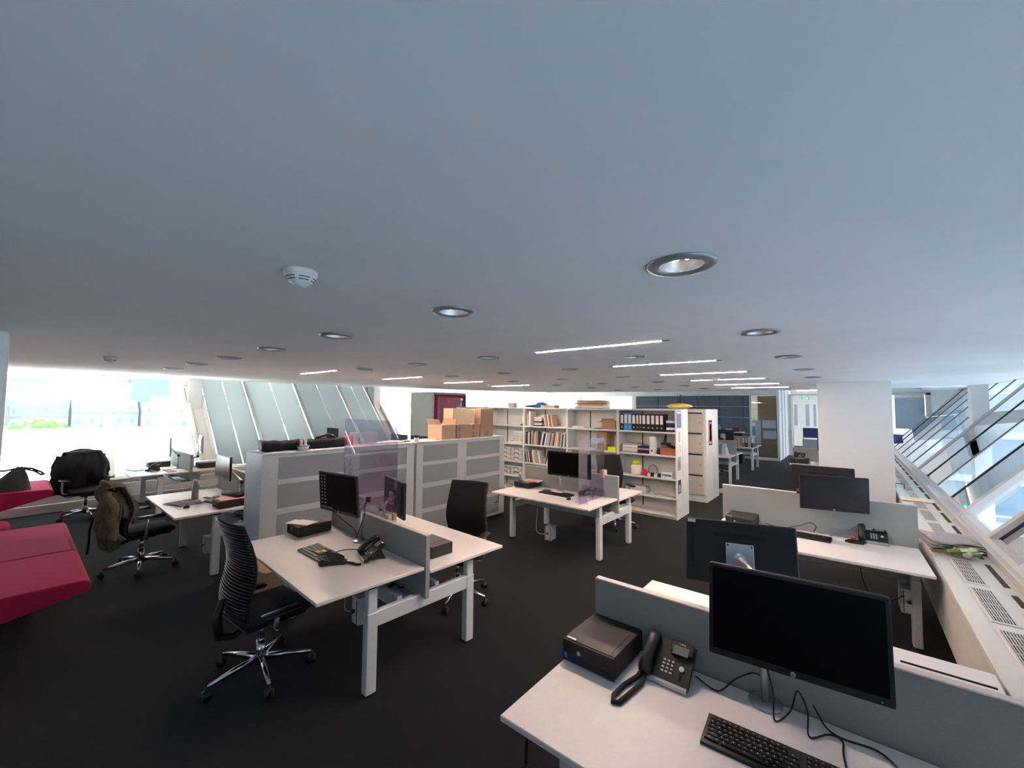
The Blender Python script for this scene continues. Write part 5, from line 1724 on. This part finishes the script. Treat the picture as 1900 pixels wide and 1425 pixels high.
gs = tag(MB().box(-.2, .2, -.12, .12, 0, .13, .02).build('storage_bin', 'clear_box', loc=(a + .3, BY + .15, SHZ[1])), 'grey plastic bin on the shelf behind the chair', 'bin')
for k in range(5):
    pts = [(b - .35 + .06 * k + .05 * math.sin(j * 1.3 + k), BY + .12 + .05 * math.sin(j + k * 2), SHZ[1] + .012 + .02 * abs(math.sin(j * .9 + k))) for j in range(6)]
    cable('white coiled cable, %s of the tangle on the low binder shelf' % ORD[k], pts, 'paper_grey', .008)
# posters on the bookcase end and locker side
def poster(label, x, y0, y1, z0, z1, m, inner=None):
    t = thing('poster', label, 'poster', (x, (y0 + y1) / 2, (z0 + z1) / 2))
    w, h = (y1 - y0) / 2, (z1 - z0) / 2
    MB().box(0, .002, -w, w, -h, h).build('sheet', m, t)
    if inner:
        for (a_, b_, c_, d_, mm) in inner:
            MB().box(.0021, .0028, -w + a_ * 2 * w, -w + b_ * 2 * w, -h + c_ * 2 * h, -h + d_ * 2 * h).build('print', mm, t)
    return t
ex = BX[5] + .001
poster('blue poster with a pink figure on the bookcase end', ex, BY + .03, BY + .27, 1.62, 1.92, 'blue', ((.3, .6, .1, .8, 'orange_box'), (.05, .95, .86, .96, 'paper')))
poster('white text sheet on the bookcase end', ex, BY + .10, BY + .27, 1.13, 1.60, 'paper', ((.1, .6, .5, .9, 'paper_grey'), (.1, .9, .1, .4, 'tray')))
poster('grey photo card on the bookcase end', ex, BY + .05, BY + .22, .86, 1.10, 'paper_grey', ((.2, .8, .2, .7, 'alu_grey'),))
poster('dark photo of people on the bookcase end', ex, BY + .05, BY + .22, .45, .69, 'bag', ((.15, .35, .1, .7, 'paper_grey'), (.5, .7, .1, .6, 'paper')))
poster('purple and white poster on the locker side', -2.374, 9.52, 9.80, 1.18, 1.72, 'navy', ((.08, .92, .06, .92, 'book_pink'), (.2, .8, .15, .85, 'paper'), (.4, .55, .3, .7, 'navy')))
# on top of the bookcases
TT = 1.955
lying('small white carton on the bookcase top', -6.35, BY + .2, TT, .18, .12, .11, 'locker', 0, 'carton', 'box')
um = thing('folded_umbrella', 'folded black and blue umbrella on the bookcase top', 'umbrella', (-5.65, BY + .2, TT), 0)
MB().tube([(-.3, 0, .03), (-.1, 0, .035), (.1, 0, .04)], [.016, .03, .045], 8).build('canopy', 'black', um, True)
MB().lathe([(0, 0), (.14, .0), (.17, .05), (.1, .11), (.03, .13), (0, .13)], 9, (.15, 0, 0)).build('blue_bundle', 'blue', um)
lying('flat pale folder beside the umbrella on the bookcase top', -5.25, BY + .2, TT, .35, .24, .06, 'cardboard_pale', .1)
for k in range(6):
    lying('flattened cardboard, %s from below in the pile on the bookcase top' % ORD[k], -4.2 + .015 * ((k * 7) % 3), BY + .22, TT + k * .028, .62 - .03 * (k % 3), .4, .026, ('cardboard', 'cardboard_pale', 'cardboard_light')[k % 3], .05 * ((k * 5) % 3 - 1), 'cardboard_sheet', 'cardboard')
ft = thing('inflatable_toy', 'yellow lemon-shaped inflatable toy on the bookcase top', 'toy', (-2.42, BY + .2, TT))
def lem(u, v):
    a_ = u * 2 * PI
    s = v * 2 - 1
    r = .085 * (max(0, 1 - s * s)) ** .6
    return (s * .23, r * 1.1 * math.cos(a_), .055 + r * .6 * math.sin(a_))
MB().grid(lem, 14, 15, True).build('body', 'yellow', ft, True)
MB().tube([(-.23, 0, .055), (-.15, -.065, .06), (0, -.095, .05), (.15, -.065, .06), (.23, 0, .055)], .012, 6).build('white_seam', 'paper', ft, True)
og = thing('toy_fin', 'slim black fin-shaped stand behind the yellow toy', 'toy', (-2.44, BY + .40, TT))
MB().tube([(0, 0, 0), (.0, 0, .06), (-.02, 0, .16), (-.015, 0, .27)], [.05, .035, .022, .008], 8).build('fin', 'black', og, True)

# ================================================================ right window bench items
SZ = .7435
np_ = thing('newspaper_pile', 'pile of grey newspapers on the right window bench', 'newspapers', (.66, 5.55, SZ), .15)
for k in range(4):
    MB().grid(lambda u, v, k=k: ((u - .5) * (.36 - .01 * k), (v - .5) * (.46 - .02 * k) + .012 * math.sin(u * 5 + k), .01 + k * .014 + .012 * math.sin(u * 4 + k * 1.7) ** 2), 9, 7).build('newspaper', ('newsprint', 'paper_grey')[k % 2], np_, True, solid=.01)
fl = thing('dried_flowers', 'wilted flower bunch lying before the newspapers', 'flowers', (.64, 5.17, SZ), .1)
rn = random.Random(4)
for k in range(9):
    y = rn.uniform(-.1, .1)
    MB().tube([(-.14, y * .4, .015), (0, y * .8, .02), (.14, y, .025 + rn.uniform(0, .03))], .004, 5).build('stem', 'stem', fl)
    MB().grid(lambda u, v, k=k, y=y: (-.02 + .02 * k % .16 + .07 * (v - .5), y + .045 * (u - .5), .035 + .02 * math.sin(u * 3 + k) + .015 * v), 4, 4).build('leaf', ('plant', 'plant_pale')[k % 2], fl, True)
for k in range(4):
    MB().lathe([(0, 0), (.02, .005), (.034, .03), (.024, .05), (0, .055)], 10, (.06 + .025 * k, -.08 + .05 * k, .012)).build('blossom', 'plant_pale', fl, True)
tag(MB().box(-.17, .17, -.12, .12, 0, .012).build('yellow_print', 'paper', loc=(.66, 7.95, SZ), rz=.05), 'white print with yellow drawing on the right window bench', 'print')
MB().box(-.13, .13, -.05, .05, .0121, .0128).build('drawing', 'yellow', bpy.data.objects['yellow_print'])
pf_ = thing('wire_frame', 'small dark wire holder on the right window bench', 'holder', (.56, 8.95, SZ))
MB().tube([(-.05, 0, .0), (-.05, 0, .07), (.05, 0, .07), (.05, 0, .0)], .004, 5).tube([(-.05, .04, .0), (-.05, .04, .07), (.05, .04, .07), (.05, .04, .0)], .004, 5).build('wire', 'black', pf_)
tag(MB().box(-.03, .03, -.05, .05, 0, .008, .002).build('cover_clip', 'frame_white', loc=(.80, 4.02, .738)), 'small white clip plate on the near window bench', 'clip')

# ================================================================ far desks
Z = .735
monitor('black monitor on the desk just past the lockers', (-2.85, 12.35, Z), (-2.8, 12.75, 1.22), PI, 0, .54, .33, logo_on=False, elbow=(-2.7, 12.5, 1.1))
bb = thing('blue_bottle', 'light blue spray bottle and bag on the divider past the lockers', 'bottle', (-2.95, 12.95, Z))
MB().lathe([(0, 0), (.07, 0), (.08, .1), (.08, .55), (.05, .62), (.02, .7), (0, .72)], 14).build('bag', 'board', bb, True)
MB().lathe([(0, .6), (.05, .6), (.05, .68), (.02, .78), (0, .8)], 12).build('top', 'blue_bright', bb, True)
bc = thing('brochure_holder', 'lilac brochure holder on the desk past the lockers', 'holder', (-2.62, 12.15, Z), .4)
MB().prism([(-.1, 0), (-.06, .3), (.02, .33), (.06, 0)], 'y', -.06, .06).build('holder', 'book_pale_blue', bc)
MB().prism([(.0, 0), (-.02, .22), (.03, .22), (.08, 0)], 'y', -.08, -.061).build('leaflet', 'paper', bc)
lying('pink sheet pinned to divider past the lockers', -2.95, 12.4, .9, .2, .006, .2, 'paper_pink', 0, 'pinned_sheet', 'paper')
lying('brown cardboard box on the far desk with binders', -3.0, 15.05, Z, .3, .3, .31, 'cardboard', 0, 'carton', 'box')
for k in range(4):
    binder('%s binder from left on the far desk near dark panels' % ORD[k], -2.86 + .082 * k + .08, Z, .075, .31, ('orange_box', 'black', 'paper', 'black')[k])
    bpy.data.objects[[o.name for o in bpy.data.objects if o.name.startswith('lever_arch_binder')][-1]].location.y
for o in bpy.data.objects:
    if o.name.startswith('lever_arch_binder') and 'far desk near dark' in o.get('label', ''):
        o.location.y = 15.2
fp = thing('plexiglass_divider', 'clear plexiglass panel on the far desk with binders', 'screen', (-2.44, 15.2, Z))
MB().box(-.003, .003, -.3, .25, 0, .8).build('sheet', 'plexi', fp)
MB().box(-.06, .06, -.2, -.19, 0, .02).box(-.06, .06, .15, .16, 0, .02).build('foot', 'plexi', fp)
fs_ = thing('storage_shelf', 'dark low shelf with clutter before the dark panels', 'shelf', (-3.6, 16.9, 0))
MB().box(-.5, .55, -.2, .2, 0, 1.1, .01).build('body', 'black_matte', fs_)
MB().box(-.52, .57, -.22, .22, 1.1, 1.13).build('top', 'white_metal', fs_)
lying('red box standing on the dark low shelf', -3.25, 16.85, 1.13, .18, .14, .16, 'book_maroon', 0, 'red_box', 'box')
lying('white box standing on the dark low shelf', -3.5, 16.85, 1.13, .2, .14, .1, 'paper', 0, 'white_box', 'box')
pc('black computer on the desk left of the wide column', (-.95, 11.62, .74), 0, .34, .34, .1, False)
phone('desk phone standing on the computer left of the wide column', (-.95, 11.5, .843), 0)
mgx = tag(MB().lathe([(0, 0), (.03, 0), (.035, .07), (.03, .07), (.026, .006), (0, .006)], 12).build('paper_cup', 'paper', None, True, loc=(-.7, 11.45, .74)), 'white paper cup at the desk left of the column', 'cup')
monitor('black monitor half hidden behind the wide column', (-.35, 11.95, .74), (-.35, 11.75, 1.2), .1, 0, .54, .33, logo_on=False, elbow=(-.25, 11.9, 1.05))
wd = tag(MB().prism([(-.1, 0), (-.1, .06), (.02, .09), (.1, .04), (.1, 0)], 'y', -.06, .06).build('wood_offcut', 'wood', loc=(-2.42, 10.7, 0), rz=.3), 'pale wooden block on the floor behind the lockers', 'block')
bp = thing('backpack', 'black backpack on the floor past the lockers', 'bag', (-2.75, 11.15, 0))
MB().lathe([(0, 0), (.15, .0), (.17, .1), (.15, .3), (.08, .38), (0, .39)], 14).build('body', 'coat_black', bp, True)
MB().tube([(0, -.14, .3), (.03, -.2, .22), (.03, -.18, .1)], .02, 6).build('strap', 'coat_black', bp, True)
# far right room clutter
fr = thing('blue_cabinet', 'dark blue cabinet with papers beyond the opening right of the column', 'cabinet', (1.35, 19.2, 0))
MB().box(-.35, .1, -.3, .3, 0, 1.15, .01).build('body', 'navy', fr)
MB().box(.11, .5, -.3, .3, 0, .95, .01).build('side_unit', 'board', fr)
MB().box(-.3, .45, -.2, .2, 1.151, 1.2).build('paper_pile', 'paper', fr)
# wall lamp at the left pier
wl = thing('wall_lamp', 'small warm wall light at the top of the left pier', 'lamp', (-12.3, 2.60, 2.36))
MB().box(-.06, .06, -.04, .04, 0, .16, .01).build('housing', 'frame_white', wl)
bpy.context.view_layer.update()
